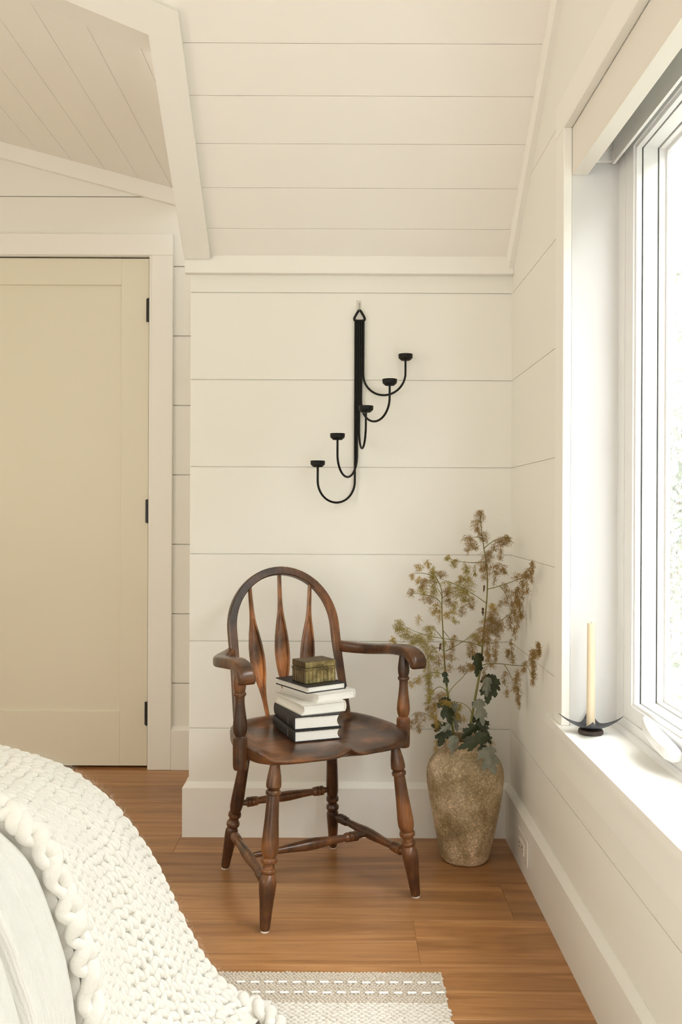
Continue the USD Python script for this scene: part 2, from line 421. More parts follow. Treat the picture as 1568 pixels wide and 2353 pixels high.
wb = struct('wall_back', 'cream shiplap wall behind the chair')
part(wb, 'backing', box(WL + 0.013, WR + 0.03, WB + 0.0052, WB + 0.07, 0, 1.84), 'wall_paint')
planks(wb, sg.box(WL, 0, WR, 1.85), (0, WB + 0.012, 0), X, Z, -Y, BOARD, 0.012, 0.0030, 'wall_paint', deep=0.0052)

wp = struct('wall_passage', 'end of the partition facing the passage')
cheek = sg.Polygon([(-WB - 0.0125, 0), (-WF, 0), (-WF, 2.27), (-2.30, 2.27), (-2.84, 1.84), (-2.84, 1.853), (-WB - 0.0125, 1.853)]).buffer(0)
part(wp, 'backing', framed(extrude(cheek, 0.05), (WL + 0.0536, 0, 0), -Y, Z, -X), 'wall_paint')
planks(wp, cheek, (WL + 0.012, 0, 0), -Y, Z, -X, BOARD, 0.012, 0.0022, 'wall_paint')

wr = struct('wall_right', 'cream shiplap wall with the window')
side = sg.Polygon([(1.9, 0), (-WB, 0), (-WB, 1.835), (-2.82, 1.852), (-Y_TOP, TOP), (1.9, TOP)])
hole = sg.box(-W_Y1, W_Z0 - 0.02, -W_Y0, W_Z1)
part(wr, 'backing', framed(extrude(side.difference(hole.buffer(0.0185, join_style=2)), 0.15), (WR + 0.1536, 0, 0), -Y, Z, -X), 'wall_paint')
planks(wr, side.difference(hole.buffer(0.02, join_style=2)), (WR + 0.012, 0, 0), -Y, Z, -X, BOARD[:7], 0.012, 0.0016, 'wall_paint')

# far wall with the door
D_X0, D_X1, D_TOP = -1.545, -0.777, 2.053
wf = struct('wall_far', 'cream shiplap wall around the far door')
hz = lambda x: 2.281 - 0.265 * (x + 0.501)
far = sg.Polygon([(-2.7, 0), (WL + 0.05, 0), (WL + 0.05, hz(WL) + 0.0), (-2.7, hz(-2.7))]).difference(sg.box(D_X0 - 0.016, -0.1, D_X1 + 0.016, D_TOP + 0.006))
part(wf, 'backing', framed(extrude(far, 0.06), (0, WF + 0.071, 0), X, Z, -Y), 'wall_paint')
planks(wf, far, (0, WF + 0.012, 0), X, Z, -Y, BOARD, 0.012, 0.0038, 'wall_paint', deep=0.011)
part(wf, 'door_stop', box(D_X0 - 0.02, D_X1 + 0.02, WF + 0.045, WF + 0.075, 0, D_TOP + 0.01), 'dark_gap')

wl = struct('wall_left', 'plain cream wall out of sight on the left')
part(wl, 'panel', box(-2.75, -2.7, -1.9, 3.75, 0, 3.1), 'wall_paint')
wq = struct('wall_rear', 'plain cream wall behind the camera')
rear = sg.box(-2.75, 0, 0.7, TOP)
part(wq, 'panel', framed(extrude(rear, 0.15), (0, -1.75, 0), X, Z, -Y), 'wall_paint')

# ceilings
ce = struct('ceiling', 'sloping cream boarded ceiling above the nook')
valley = lambda x: 0.677 + 0.421 * (-0.501 - x)        # where the passage ceiling cuts the slope (slope coordinate)
s_top = (2.82 - Y_TOP) / SC
slope = sg.Polygon([(-0.501, -0.012), (0.60, -0.012), (0.60, s_top), (-2.72, s_top), (-2.72, min(s_top, valley(-2.72))), (-0.501, 0.677)])
CUTS = [0.098 + 0.1382 * k for k in range(12)]
part(ce, 'backing', framed(extrude(slope, 0.04), SO - SN * 0.0436, X, SV, SN), 'ceiling_paint')
planks(ce, slope, SO - SN * 0.012, X, SV, SN, CUTS, 0.012, 0.0012, 'ceiling_paint')
part(ce, 'flat_panel', box(-2.75, 0.7, -1.9, Y_TOP + 0.04, TOP, TOP + 0.06), 'ceiling_paint')

ch = struct('ceiling_passage', 'lower cream boarded ceiling of the passage on the left')
ph = sg.Polygon([(-0.02, -0.0), (1.262, 0.0), (1.262 + 0.316 * 2.3, 2.3), (-0.02, 2.3)])
part(ch, 'backing', framed(extrude(ph, 0.03), HO - HN * 0.0336, -Y, HV, HN), 'ceiling_paint')
planks(ch, ph, HO - HN * 0.012, -Y, HV, HN, [0.0485 + 0.1384 * k for k in range(17)], 0.012, 0.0015, 'ceiling_paint')

# trims
tr = struct('trim_1', 'flat board along the foot of the sloping ceiling')
part(tr, 'board', cbox(-0.501, WR, 2.819, WB, 1.796, 1.852, 0.0015), 'trim_paint')

edge = sg.LineString([(-0.501, -0.002), (-0.501, 0.677), (-2.72, valley(-2.72))])
band = edge.buffer(-0.084, single_sided=True, join_style=2).intersection(sg.box(-2.72, -0.002, 0.6, s_top))
t2 = struct('trim_2', 'flat border board around the opening in the sloping ceiling')
for g, nm in ((band.intersection(sg.Polygon([(-3, -1), (1, -1), (1, 0.637), (-0.417, 0.637), (-0.501, 0.677), (-3, 0.677)])), 'board'), (band.difference(sg.Polygon([(-3, -1), (1, -1), (1, 0.637), (-0.417, 0.637), (-0.501, 0.677), (-3, 0.677)])), 'board')):
    if g.area > 1e-5:
        part(t2, nm, framed(extrude(g, 0.016), SO, X, SV, SN), 'trim_paint')

t3 = struct('trim_3', 'narrow corner strip between sloping ceiling and window wall')
part(t3, 'strip', loft([[SO + X * (WR - 0.026 + p[0]) + SN * p[1] + SV * s for p in [(0, 0), (0, 0.018), (0.010, 0.030), (0.026, 0.030), (0.026, 0)]] for s in (-0.048, s_top)]), 'trim_paint')

t4 = struct('trim_4', 'flat board under the passage ceiling on the far wall')
zt = lambda x: hz(x) - 0.0
part(t4, 'board', framed(extrude(sg.Polygon([(-2.7, zt(-2.7) - 0.064), (WL, zt(WL) - 0.064), (WL, zt(WL)), (-2.7, zt(-2.7))]), 0.02), (0, WF, 0), X, Z, -Y), 'trim_paint')

# valley board under the lip of the passage ceiling
t7 = struct('trim_7', 'narrow board under the edge of the passage ceiling')
vb = []
for x in (-0.501, -2.7):
    yv = 2.82 - valley(x) * SC
    zv = 2.281 - 0.265 * (x + 0.501)
    vb.append([(x, yv, zv + 0.02), (x, yv + 0.105, zv + 0.02), (x, yv + 0.105, zv - 0.010), (x, yv, zv - 0.010)])
part(t7, 'board', loft(vb), 'trim_paint')

BB = [(0, 0), (0.018, 0), (0.018, 0.157), (0.003, 0.173), (0, 0.173)]
b1 = struct('baseboard_back', 'tall bevelled white baseboard of the back wall')
m = prism(BB, WL, WR, -1.0, -1.0)
m.apply_translation((0, WB, 0))
part(b1, 'board', m, 'trim_paint')
m = prism(BB, -WF, -WB, 0.0, 1.0)
m.apply_transform(np.array([[0, 1, 0, WL], [-1, 0, 0, 0], [0, 0, 1, 0], [0, 0, 0, 1.0]]))
part(b1, 'board', m, 'trim_paint')
b2 = struct('baseboard_right', 'tall bevelled white baseboard below the window')
m = prism(BB, -WB, 1.75, 1.0, 0)
m.apply_transform(np.array([[0, 1, 0, WR], [-1, 0, 0, 0], [0, 0, 1, 0], [0, 0, 0, 1.0]]))
part(b2, 'board', m, 'trim_paint')
b3 = struct('baseboard_far', 'baseboard beside the far door')
m = prism(BB, -0.677, WL)
m.apply_translation((0, WF, 0))
part(b3, 'board', m, 'trim_paint')

# door with its casing
dc = struct('trim_5', 'flat door casing')
part(dc, 'casing_board', cbox(-0.762, -0.677, WF - 0.02, WF, 0, 2.059, 0.0015), 'trim_paint')
part(dc, 'casing_board', cbox(-1.645, -1.56, WF - 0.02, WF, 0, 2.059, 0.0015), 'trim_paint')
part(dc, 'casing_board', cbox(-1.645, -0.677, WF - 0.021, WF, 2.059, 2.144, 0.0015), 'trim_paint')
part(dc, 'jamb', box(-0.772, -0.762, WF - 0.014, WF + 0.05, 0, 2.059), 'trim_paint')
part(dc, 'jamb', box(-1.56, -0.762, WF - 0.012, WF + 0.05, 2.0565, 2.062), 'trim_paint')

dr = struct('door_1', 'cream single-panel door with black hinges')
DY = WF + 0.004
part(dr, 'stile', cbox(D_X1 - 0.111, D_X1, DY, DY + 0.035, 0.010, D_TOP - 0.001, 0.001), 'door_paint')
part(dr, 'stile', cbox(D_X0, D_X0 + 0.111, DY, DY + 0.035, 0.010, D_TOP - 0.001, 0.001), 'door_paint')
part(dr, 'rail', cbox(D_X0 + 0.111, D_X1 - 0.111, DY, DY + 0.035, 1.945, D_TOP - 0.001, 0.0006), 'door_paint')
part(dr, 'rail', cbox(D_X0 + 0.111, D_X1 - 0.111, DY, DY + 0.035, 0.010, 0.228, 0.0006), 'door_paint')
part(dr, 'edge_gap', [box(D_X1 + 0.0003, D_X1 + 0.005, DY + 0.005, DY + 0.03, 0.0, D_TOP), box(D_X0, D_X1 + 0.005, DY + 0.005, DY + 0.03, D_TOP - 0.0005, D_TOP + 0.0035)], 'dark_gap', label='dark gap between door and jamb')
part(dr, 'panel', box(D_X0 + 0.10, D_X1 - 0.10, DY + 0.009, DY + 0.028, 0.22, 1.95), 'door_paint')
for zc in (1.843, 1.035, 0.222):
    k = lathe([(0, 0.004), (0.002, 0.0068), (0.031, 0.0068), (0.0315, 0.0062), (0.032, 0.0068), (0.063, 0.0068), (0.0635, 0.0062), (0.064, 0.0068), (0.094, 0.0068), (0.096, 0.004)], 14)
    k.apply_translation((D_X1 + 0.001, DY - 0.008, zc - 0.048))
    h = part(dr, 'hinge', [k, box(D_X1 - 0.010, D_X1 + 0.002, DY - 0.0035, DY + 0.001, zc - 0.046, zc + 0.046)], 'hinge_black', 40)

# window
tw = struct('trim_6', 'flat window casing, stool and apron')
part(tw, 'casing_board', cbox(WR - 0.02, WR, W_Y1, 2.185, W_Z0, W_Z1, 0.0015), 'trim_paint')
part(tw, 'casing_board', cbox(WR - 0.02, WR, W_Y0 - 0.077, W_Y0, W_Z0, W_Z1, 0.0015), 'trim_paint')
part(tw, 'casing_board', cbox(WR - 0.021, WR, W_Y0 - 0.077, 2.185, W_Z1, W_Z1 + 0.08, 0.0015), 'trim_paint')
part(tw, 'jamb_board', box(WR, 0.70, W_Y1, W_Y1 + 0.018, W_Z0 - 0.02, W_Z1 + 0.018), 'sill_paint')
part(tw, 'jamb_board', box(WR, 0.70, W_Y0 - 0.018, W_Y0, W_Z0 - 0.02, W_Z1 + 0.018), 'sill_paint')
part(tw, 'jamb_board', box(WR, 0.70, W_Y0, W_Y1, W_Z1, W_Z1 + 0.018), 'sill_paint')
stool = sg.Polygon([(0.5155, W_Y0 - 0.126), (0.5155, 2.234), (WR, 2.234), (WR, W_Y1), (0.70, W_Y1), (0.70, W_Y0), (WR, W_Y0), (WR, W_Y0 - 0.126)])
st = extrude(stool, 0.020)
st.apply_translation((0, 0, W_Z0 - 0.020))
part(tw, 'stool', st, 'trim_paint')
part(tw, 'apron', cbox(WR - 0.016, WR, W_Y0 - 0.077, 2.185, 0.425, W_Z0 - 0.020, 0.0015), 'trim_paint')

wn = struct('window_1', 'white casement window over the sill')
fx = 0.657
part(wn, 'frame', ring(W_Y0, W_Y1, W_Z0, W_Z1, (0.045, 0.034, 0.04), fx, 0.75), 'vinyl')
part(wn, 'frame_liner', ring(W_Y0 + 0.0455, W_Y1 - 0.0455, W_Z0 + 0.0345, W_Z1 - 0.0405, (0.053, 0.035, 0.042), fx + 0.002, 0.70), 'vinyl')
yi0, yi1, zi0, zi1 = W_Y0 + 0.09, W_Y1 - 0.09, W_Z0 + 0.06, W_Z1 - 0.075
sash = part(wn, 'sash', ring(yi0, yi1, zi0, zi1, (0.016, 0.016, 0.016), 0.664, 0.676), 'vinyl')
part(wn, 'gasket', ring(yi0, yi1, zi0, zi1, 0.013, 0.676, 0.679), 'gasket')
part(wn, 'sash_rail', ring(yi0, yi1, zi0, zi1, 0.018, 0.679, 0.711), 'vinyl')
part(wn, 'gasket', ring(yi0, yi1, zi0, zi1, 0.016, 0.711, 0.7135), 'gasket')
part(wn, 'glazing_bead', ring(yi0, yi1, zi0, zi1, 0.022, 0.7135, 0.728), 'vinyl')
part(wn, 'glazing_bead', ring(yi0, yi1, zi0, zi1, 0.030, 0.728, 0.738), 'vinyl')
part(wn, 'pane', box(0.7395, 0.7435, yi0 + 0.02, yi1 - 0.02, zi0 + 0.02, zi1 - 0.02), 'pane_glass')
part(wn, 'mullion', box(0.659, 0.75, 0.80, 0.92, W_Z0 + 0.03, W_Z1 - 0.03), 'vinyl')
part(wn, 'sill_bead', loft([[(fx, y, W_Z0), (fx - 0.013, y, W_Z0), (fx - 0.011, y, W_Z0 + 0.007), (fx - 0.004, y, W_Z0 + 0.012), (fx, y, W_Z0 + 0.012)] for y in (W_Y0, W_Y1)]), 'vinyl')
# folded crank handle
secs = [(1.887, .651, .599, .004, .005), (1.880, .648, .600, .008, .011), (1.862, .644, .599, .012, .014), (1.82, .640, .594, .015, .015), (1.76, .637, .588, .017, .016), (1.715, .638, .582, .016, .016), (1.698, .643, .579, .011, .014), (1.693, .649, .578, .005, .008)]
a = np.linspace(0, 2 * np.pi, 20, endpoint=False)
sg_ = lambda c: np.sign(c) * np.abs(c) ** 0.7
part(wn, 'crank_cover', loft([np.stack([x + rx * sg_(np.cos(a)), np.full(20, y), z + rz * sg_(np.sin(a))], 1) for y, x, z, rx, rz in secs]), 'vinyl', 50)
part(wn, 'crank_handle', [tube(spline([(0.645, 1.872, 0.610), (0.636, 1.845, 0.612), (0.627, 1.80, 0.605), (0.624, 1.75, 0.595), (0.628, 1.72, 0.590)], 24), np.interp(np.linspace(0, 1, 24), [0, .2, .8, 1], [.005, .0075, .0075, .005]), 12)], 'vinyl', 50)

rb = thing('roller_blind', 'white roller blind with a flat fascia at the top of the window', 'blind', (0.60, 1.26, 1.9))
R_ = lambda *b: box(b[0] - 0.60, b[1] - 0.60, b[2] - 1.26, b[3] - 1.26, b[4] - 1.9, b[5] - 1.9)
part(rb, 'fascia', [R_(0.5465, 0.5525, W_Y0 + 0.002, W_Y1 - 0.002, 1.8434, 1.9555), R_(0.5525, 0.582, W_Y0 + 0.002, W_Y1 - 0.002, 1.8434, 1.848)], 'blind_fabric')
rt = lathe([(0, 0.0), (0, 0.021), (W_Y1 - W_Y0 - 0.048, 0.021), (W_Y1 - W_Y0 - 0.048, 0.0)], 28)
rt = between(rt, (0.606 - 0.60, W_Y0 + 0.03 - 1.26, -0.0), (0.606 - 0.60, W_Y1 - 0.018 - 1.26, -0.0))
part(rb, 'rolled_shade', rt, 'blind_white', 40)
part(rb, 'hem_bar', R_(0.634, 0.641, W_Y0 + 0.03, W_Y1 - 0.022, 1.862, 1.892), 'blind_white')
part(rb, 'bracket', R_(0.56, 0.64, W_Y1 - 0.016, W_Y1 - 0.002, 1.872, 1.955), 'blind_white')
part(rb, 'bracket', R_(0.56, 0.64, W_Y0 + 0.002, W_Y0 + 0.016, 1.872, 1.955), 'blind_white')
part(rb, 'fabric_strip', R_(0.6365, 0.6385, W_Y0 + 0.03, W_Y1 - 0.022, 1.888, 1.93), 'blind_white')

# wall outlet, lying on its side in the baseboard
ol = thing('power_outlet', 'white duplex wall outlet set sideways in the baseboard under the window', 'outlet', (WR - 0.018, 2.540, 0.085))
part(ol, 'cover_plate', cbox(-0.0055, 0, -0.067, 0.067, -0.037, 0.037, 0.002), 'outlet_plastic')
part(ol, 'receptacle', cbox(-0.009, -0.005, -0.034, 0.034, -0.017, 0.017, 0.001), 'outlet_plastic')
for sy in (-0.020, 0.020):
    for dz in (-0.006, 0.006):
        part(ol, 'slot', box(-0.0095, -0.0085, sy - 0.004, sy + 0.004, dz - 0.001, dz + 0.001), 'slot_dark')
    part(ol, 'slot', cbox(-0.0095, -0.0085, sy + 0.0085, sy + 0.0125, -0.0022, 0.0022, 0.0004), 'slot_dark')

# garden outside the window
gd = struct('lawn', 'grass outside the window')
part(gd, 'ground', box(0.72, 30, -15, 30, -0.5, -0.42), 'lawn')

# ------------------------------------------------------------------ armchair (local: x to the sitter's left, -y forward)
CH = thing('windsor_armchair', 'dark-stained wooden bow-back armchair with arrow-shaped back slats and turned legs', 'chair', (-0.082, 2.4806, 0), 27.2)


def P(a, b, z):
    return np.array([a, -b, z], float)


FOOT = {'FL': P(-0.22, 0.204, 0.004), 'FR': P(0.22, 0.204, 0.004), 'BL': P(-0.176, -0.207, 0.004), 'BR': P(0.176, -0.207, 0.004)}
TOPL = {'FL': P(-0.176, 0.163, 0.412), 'FR': P(0.176, 0.163, 0.412), 'BL': P(-0.13, -0.13, 0.412), 'BR': P(0.13, -0.13, 0.412)}

# seat: outline from above, scooped top
half = [(0, -0.186), (0.05, -0.184), (0.10, -0.176), (0.145, -0.158), (0.178, -0.132), (0.202, -0.096), (0.219, -0.05), (0.228, 0.0), (0.232, 0.05), (0.233, 0.09), (0.231, 0.125), (0.222, 0.158), (0.200, 0.185), (0.165, 0.202), (0.12, 0.212), (0.07, 0.221), (0.03, 0.233), (0, 0.242)]
outline = np.array(half + [(-a, b) for a, b in half[-2:0:-1]])
q = np.r_[outline, outline[:1]]
sq = np.r_[0, np.cumsum(np.linalg.norm(np.diff(q, axis=0), axis=1))]
NS = 180
outline = np.stack([PchipInterpolator(sq, q[:, k])(np.linspace(0, sq[-1], NS, endpoint=False)) for k in (0, 1)], 1)


def seat_top(ab):
    a, b = ab[..., 0], ab[..., 1]
    line = sg.LinearRing(outline)
    d = np.array([line.distance(sg.Point(*p)) for p in ab.reshape(-1, 2)]).reshape(a.shape)
    sm = lambda x, lo, hi: (lambda t: t * t * (3 - 2 * t))(np.clip((x - lo) / (hi - lo), 0, 1))
    back = sm(b, 0.17, 0.06)                            # the rim runs round the back and sides only
    rim = sm(d, 0.022, 0.050) * back + (1 - back)
    side_rim = sm(np.abs(a), 0.225, 0.185)
    rim = rim * (back + (1 - back) * side_rim)
    g = 0.015 * rim
    ridge = np.exp(-(np.abs(a) / 0.024) ** 1.2) * sm(b, 0.10, 0.20)
    g = g * (1 - 0.95 * ridge) + 0.008 * sm(b, 0.14, 0.225) * (1 - ridge)
    return 0.440 - g


rings_ = []
for f in (0.02, 0.15, 0.3, 0.45, 0.58, 0.68, 0.76, 0.83, 0.885, 0.93, 0.965):
    ab = outline * f + np.array([0, 0.0]) * (1 - f)
    rings_.append(np.c_[ab[:, 0], -ab[:, 1], seat_top(ab)])
ztop = seat_top(outline * 0.985)
low = outline.copy()                                    # the underside: no pommel, its front edge set back
low[:, 1] = np.where(outline[:, 1] > 0.10, 0.10 + (outline[:, 1] - 0.10) * 0.86, outline[:, 1])
low[:, 1] = np.minimum(low[:, 1], 0.196)
for drop, mix, inset in ((0.0025, 0.0, 0.994), (0.007, 0.0, 1.0), (0.013, 0.12, 1.0), (0.021, 0.34, 0.998), (0.027, 0.60, 0.996), (0.034, 0.85, 0.984), (0.0385, 1.0, 0.965), (0.0405, 1.0, 0.93)):
    ab = (outline * (1 - mix) + low * mix) * inset
    zt = ztop - drop if drop < 0.008 else (ztop - 0.007) * (1 - (drop - 0.007) / 0.0335) + 0.3995 * (drop - 0.007) / 0.0335
    rings_.append(np.c_[ab[:, 0], -ab[:, 1], zt])
rings_.append(np.c_[low[:, 0] * 0.05, -low[:, 1] * 0.05, np.full(NS, 0.3995)])
part(CH, 'seat', loft(rings_), 'chair_wood_flat', 40)

LEG = [(0, .0225), (.05, .0255), (.10, .033), (.145, .0370), (.165, .0365), (.182, .0265), (.186, .0345), (.192, .0368), (.204, .0368), (.210, .0345), (.214, .0285), (.25, .0305), (.35, .0335), (.45, .0385), (.50, .0410), (.54, .0405), (.568, .0350), (.577, .0290), (.582, .0375), (.590, .0400), (.602, .0400), (.610, .0375), (.615, .0285), (.63, .0268), (.641, .0285), (.646, .0355), (.653, .0380), (.664, .0375), (.671, .034), (.676, .0285), (.70, .0390), (.73, .0420), (.78, .0390), (.85, .0325), (.93, .0275), (.985, .0245), (1.0, .020)]
REAR = [(0, .0240), (.15, .0265), (.35, .0315), (.48, .0345), (.545, .0345), (.578, .0300), (.588, .0262), (.594, .0335), (.604, .0352), (.618, .0350), (.627, .0285), (.64, .0255), (.655, .0285), (.662, .0345), (.672, .0365), (.685, .0355), (.693, .0295), (.70, .0275), (.725, .0345), (.76, .0345), (.84, .0300), (.93, .0260), (.985, .0235), (1.0, .019)]
for k in FOOT:
    prof = LEG if k[0] == 'F' else REAR
    L = np.linalg.norm(TOPL[k] - FOOT[k])
    lg = part(CH, 'leg', between(lathe([(t * L, d * 0.53) for t, d in prof], 28), TOPL[k], FOOT[k]), 'chair_wood', 35)
    part(lg, 'glide', between(lathe([(0, 0.006), (0, 0.010), (0.004, 0.0105), (0.006, 0.008)], 20), FOOT[k] + [0, 0, 0.001], FOOT[k] - [0, 0, 0.004]), 'outlet_plastic', 30, label='small pale felt glide under the foot')


def on_leg(k, z):
    t = (TOPL[k][2] - z) / (TOPL[k][2] - FOOT[k][2])
    return TOPL[k] + (FOOT[k] - TOPL[k]) * t


def stretcher(p0, p1, rings0=True, rings1=True, fat=0.029):
    L = np.linalg.norm(p1 - p0)
    pr = [(0, .013), (.06, .015)]
    if rings0:
        pr += [(.10, .0185), (.105, .027), (.12, .0285), (.135, .027), (.138, .023), (.142, .027), (.157, .0285), (.172, .027), (.175, .023), (.18, .026), (.195, .027), (.21, .0235), (.216, .0195)]
    else:
        pr += [(.16, .017)]
    pr += [(.33, .023), (.46, fat), (.54, fat), (.67, .023)]
    if rings1:
        pr += [(.784, .0195), (.79, .0235), (.805, .027), (.82, .026), (.825, .023), (.828, .027), (.843, .0285), (.858, .027), (.862, .023), (.865, .027), (.88, .0285), (.895, .027), (.90, .0185)]
    else:
        pr += [(.84, .017)]
    pr += [(.94, .015), (1, .013)]
    return between(lathe([(t * L, d / 2) for t, d in pr], 24), p0, p1)


SL = (on_leg('BL', 0.112), on_leg('FL', 0.112))
SR = (on_leg('BR', 0.112), on_leg('FR', 0.112))
part(CH, 'stretcher', stretcher(*SL), 'chair_wood', 35)
part(CH, 'stretcher', stretcher(*SR), 'chair_wood', 35)
part(CH, 'stretcher', stretcher((SL[0] + SL[1]) / 2, (SR[0] + SR[1]) / 2, False, True, 0.032), 'chair_wood', 35)
part(CH, 'stretcher', stretcher(on_leg('BL', 0.196), on_leg('BR', 0.196)), 'chair_wood', 35)

# bow back
LEAN = 0.270
HZ0, HZC, HA = 0.430, 0.694, 0.1655
hb_ = lambda z: -0.115 - LEAN * (z - 0.437)
HW_ = lambda z: HA + 0.010 * np.clip((0.62 - z) / 0.18, 0, 1)
pts = [(-HW_(z), z) for z in np.linspace(HZ0, HZC - 0.01, 14)]
pts += [(-HA * math.cos(t), HZC + 0.1655 * math.sin(t)) for t in np.linspace(0.04, math.pi - 0.04, 40)]
pts += [(HW_(z), z) for z in np.linspace(HZC - 0.01, HZ0, 14)]
pth = np.array([P(a_, hb_(z_), z_) for a_, z_ in pts])
nrm = np.array([0, 1.0, 0]) * math.cos(math.atan(LEAN)) + np.array([0, 0, 1.0]) * -math.sin(math.atan(LEAN)) * -1.0
nrm = np.array([0, math.cos(math.atan(LEAN)), -math.sin(math.atan(LEAN))])    # out of the bow's plane, to the rear
rr = []
tt = np.gradient(pth, axis=0)
tt /= np.linalg.norm(tt, axis=1, keepdims=True)
for p_, t_ in zip(pth, tt):
    u_ = np.cross(nrm, t_)
    u_ /= np.linalg.norm(u_)
    k_ = np.clip((p_[2] - 0.43) / 0.22, 0, 1)
    hw, hd, c_ = 0.0080 + 0.0040 * k_, 0.0080 + 0.0028 * k_, 0.0024
    sec = [(-hw + c_, -hd), (hw - c_, -hd), (hw, -hd + c_), (hw, hd - c_), (hw - c_, hd), (-hw + c_, hd), (-hw, hd - c_), (-hw, -hd + c_)]
    rr.append([p_ + u_ * x_ + nrm * y_ for x_, y_ in sec])
part(CH, 'bow', loft(rr), 'chair_wood', 30)

WID = PchipInterpolator([0, .19, .27, .37, .47, .55, .65, .73, .80, .87, 1], [.0105, .013, .018, .032, .043, .0465, .040, .027, .017, .0125, .0105])


def splat(a0, a1, ztop_):
    base, top = P(a0, -0.160, 0.428), P(a1, hb_(ztop_) - 0.000, ztop_)
    t = np.linspace(0, 1, 61)
    cl = top[None] + (base - top)[None] * t[:, None]
    cl[:, 1] += 0.010 * np.sin(np.pi * t)
    cl[:, 0] += (a1 - a0) * 0.10 * np.sin(np.pi * t)
    tg = np.gradient(cl, axis=0)
    tg /= np.linalg.norm(tg, axis=1, keepdims=True)
    rr, pan = [], []
    for c, g, s in zip(cl, tg, t):
        w = float(WID(s)) / 2
        side_ = np.array([1.0, 0, 0]) - g * g[0]
        side_ /= np.linalg.norm(side_)
        n = np.cross(side_, g)
        n = n if n[1] < 0 else -n                       # towards the sitter
        pw = max(0.0, w - 0.0075) if 0.25 < s < 0.78 else 0.0
        e = 0.0025
        gd_ = 0.0055 * min(1.0, pw / 0.003)
        sec = [(-w, -0.004), (-w, 0.002), (-w + e, 0.0052), (-pw - 0.0010, 0.0052), (-pw, 0.0052 - gd_), (-pw * 0.80, 0.0052 - gd_ * 0.62), (0, 0.0052 - gd_ * 0.30), (pw * 0.80, 0.0052 - gd_ * 0.62), (pw, 0.0052 - gd_), (pw + 0.0010, 0.0052), (w - e, 0.0052), (w, 0.002), (w, -0.004), (w - 0.002, -0.0055), (-w + 0.002, -0.0055)]
        rr.append([c + side_ * x_ + n * y_ for x_, y_ in sec])
    return loft(rr)


for a0, a1, zt_ in ((-0.060, -0.099, 0.822), (0.0, 0.0, 0.852), (0.060, 0.099, 0.822)):
    part(CH, 'slat', splat(a0, a1, zt_), 'splat_wood', 35)

# arms and their posts
ARM = [(.170, -.178, .632, .012, .0150), (.186, -.153, .630, .016, .0160), (.216, -.113, .629, .0195, .0155), (.240, -.070, .631, .0215, .0150), (.253, -.020, .637, .0225, .0150), (.256, .030, .643, .0225, .0150), (.254, .072, .647, .0225, .0155), (.253, .105, .648, .0225, .0155), (.253, .132, .642, .0230, .0170), (.253, .149, .633, .0230, .0185), (.253, .157, .620, .0228, .0165), (.253, .155, .610, .0222, .0095)]
for s in (-1, 1):
    A = np.array(ARM)
    sp = spline(A[:, :3], 54)
    hw, hh = spline(A[:, 3:4].repeat(3, 1) if False else np.c_[A[:, :3]], 54)[:, 0], None
    ss = np.r_[0, np.cumsum(np.linalg.norm(np.diff(A[:, :3], axis=0), axis=1))]
    u = np.linspace(0, ss[-1], 54)
    hw, hh = PchipInterpolator(ss, A[:, 3])(u), PchipInterpolator(ss, A[:, 4])(u)
    c = np.array([P(s * a_, b_, z_) for a_, b_, z_ in sp])
    tg = np.gradient(c, axis=0)
    tg /= np.linalg.norm(tg, axis=1, keepdims=True)
    rr = []
    ang = np.linspace(0, 2 * np.pi, 20, endpoint=False)
    pw = lambda v, e: np.sign(v) * np.abs(v) ** e
    for p_, g_, w_, h_ in zip(c, tg, hw, hh):
        side_ = np.cross(g_, [0, 0, 1.0]) if abs(g_[2]) < 0.8 else side_
        side_ = side_ / np.linalg.norm(side_)
        if abs(g_[2]) > 0.45:
            side_ = np.array([1.0, 0, 0]) * np.sign(side_[0])
        up = np.cross(side_, g_)
        rr.append(p_ + w_ * pw(np.cos(ang), 0.5)[:, None] * side_ + h_ * pw(np.sin(ang), 0.55)[:, None] * up)
    part(CH, 'arm', loft(rr), 'chair_wood_flat', 40)
    POST = [(0, .0165), (.004, .0185), (.012, .0192), (.076, .0192), (.081, .0183), (.083, .0150), (.086, .0132), (.094, .0168), (.106, .0188), (.122, .0178), (.145, .0150), (.168, .0126), (.182, .0122), (.188, .0130), (.190, .0158), (.1935, .0168), (.1970, .0160), (.1985, .0135), (.202, .0140), (.210, .0160), (.221, .0166), (.236, .0152), (.252, .0132), (.268, .0128)]
    k = 1.0
    po = part(CH, 'arm_post', between(lathe([(z_, r_ * k) for z_, r_ in POST], 28), P(s * 0.2445, 0.094, 0.377), P(s * 0.2465, 0.092, 0.644)), 'chair_wood', 35)
    d = np.array([s * 0.62, -0.78, 0])
    pg = lathe([(0, 0.0035), (0.0012, 0.0033)], 16)
    c0 = P(s * 0.2445, 0.094, 0.418)
    for dr_ in (np.array([s * 0.25, -0.97, 0]),):
        part(po, 'peg', between(pg, c0 + dr_ * 0.0182, c0 + dr_ * 0.0200), 'chair_wood', 30)

# ------------------------------------------------------------------ books and brass box on the seat


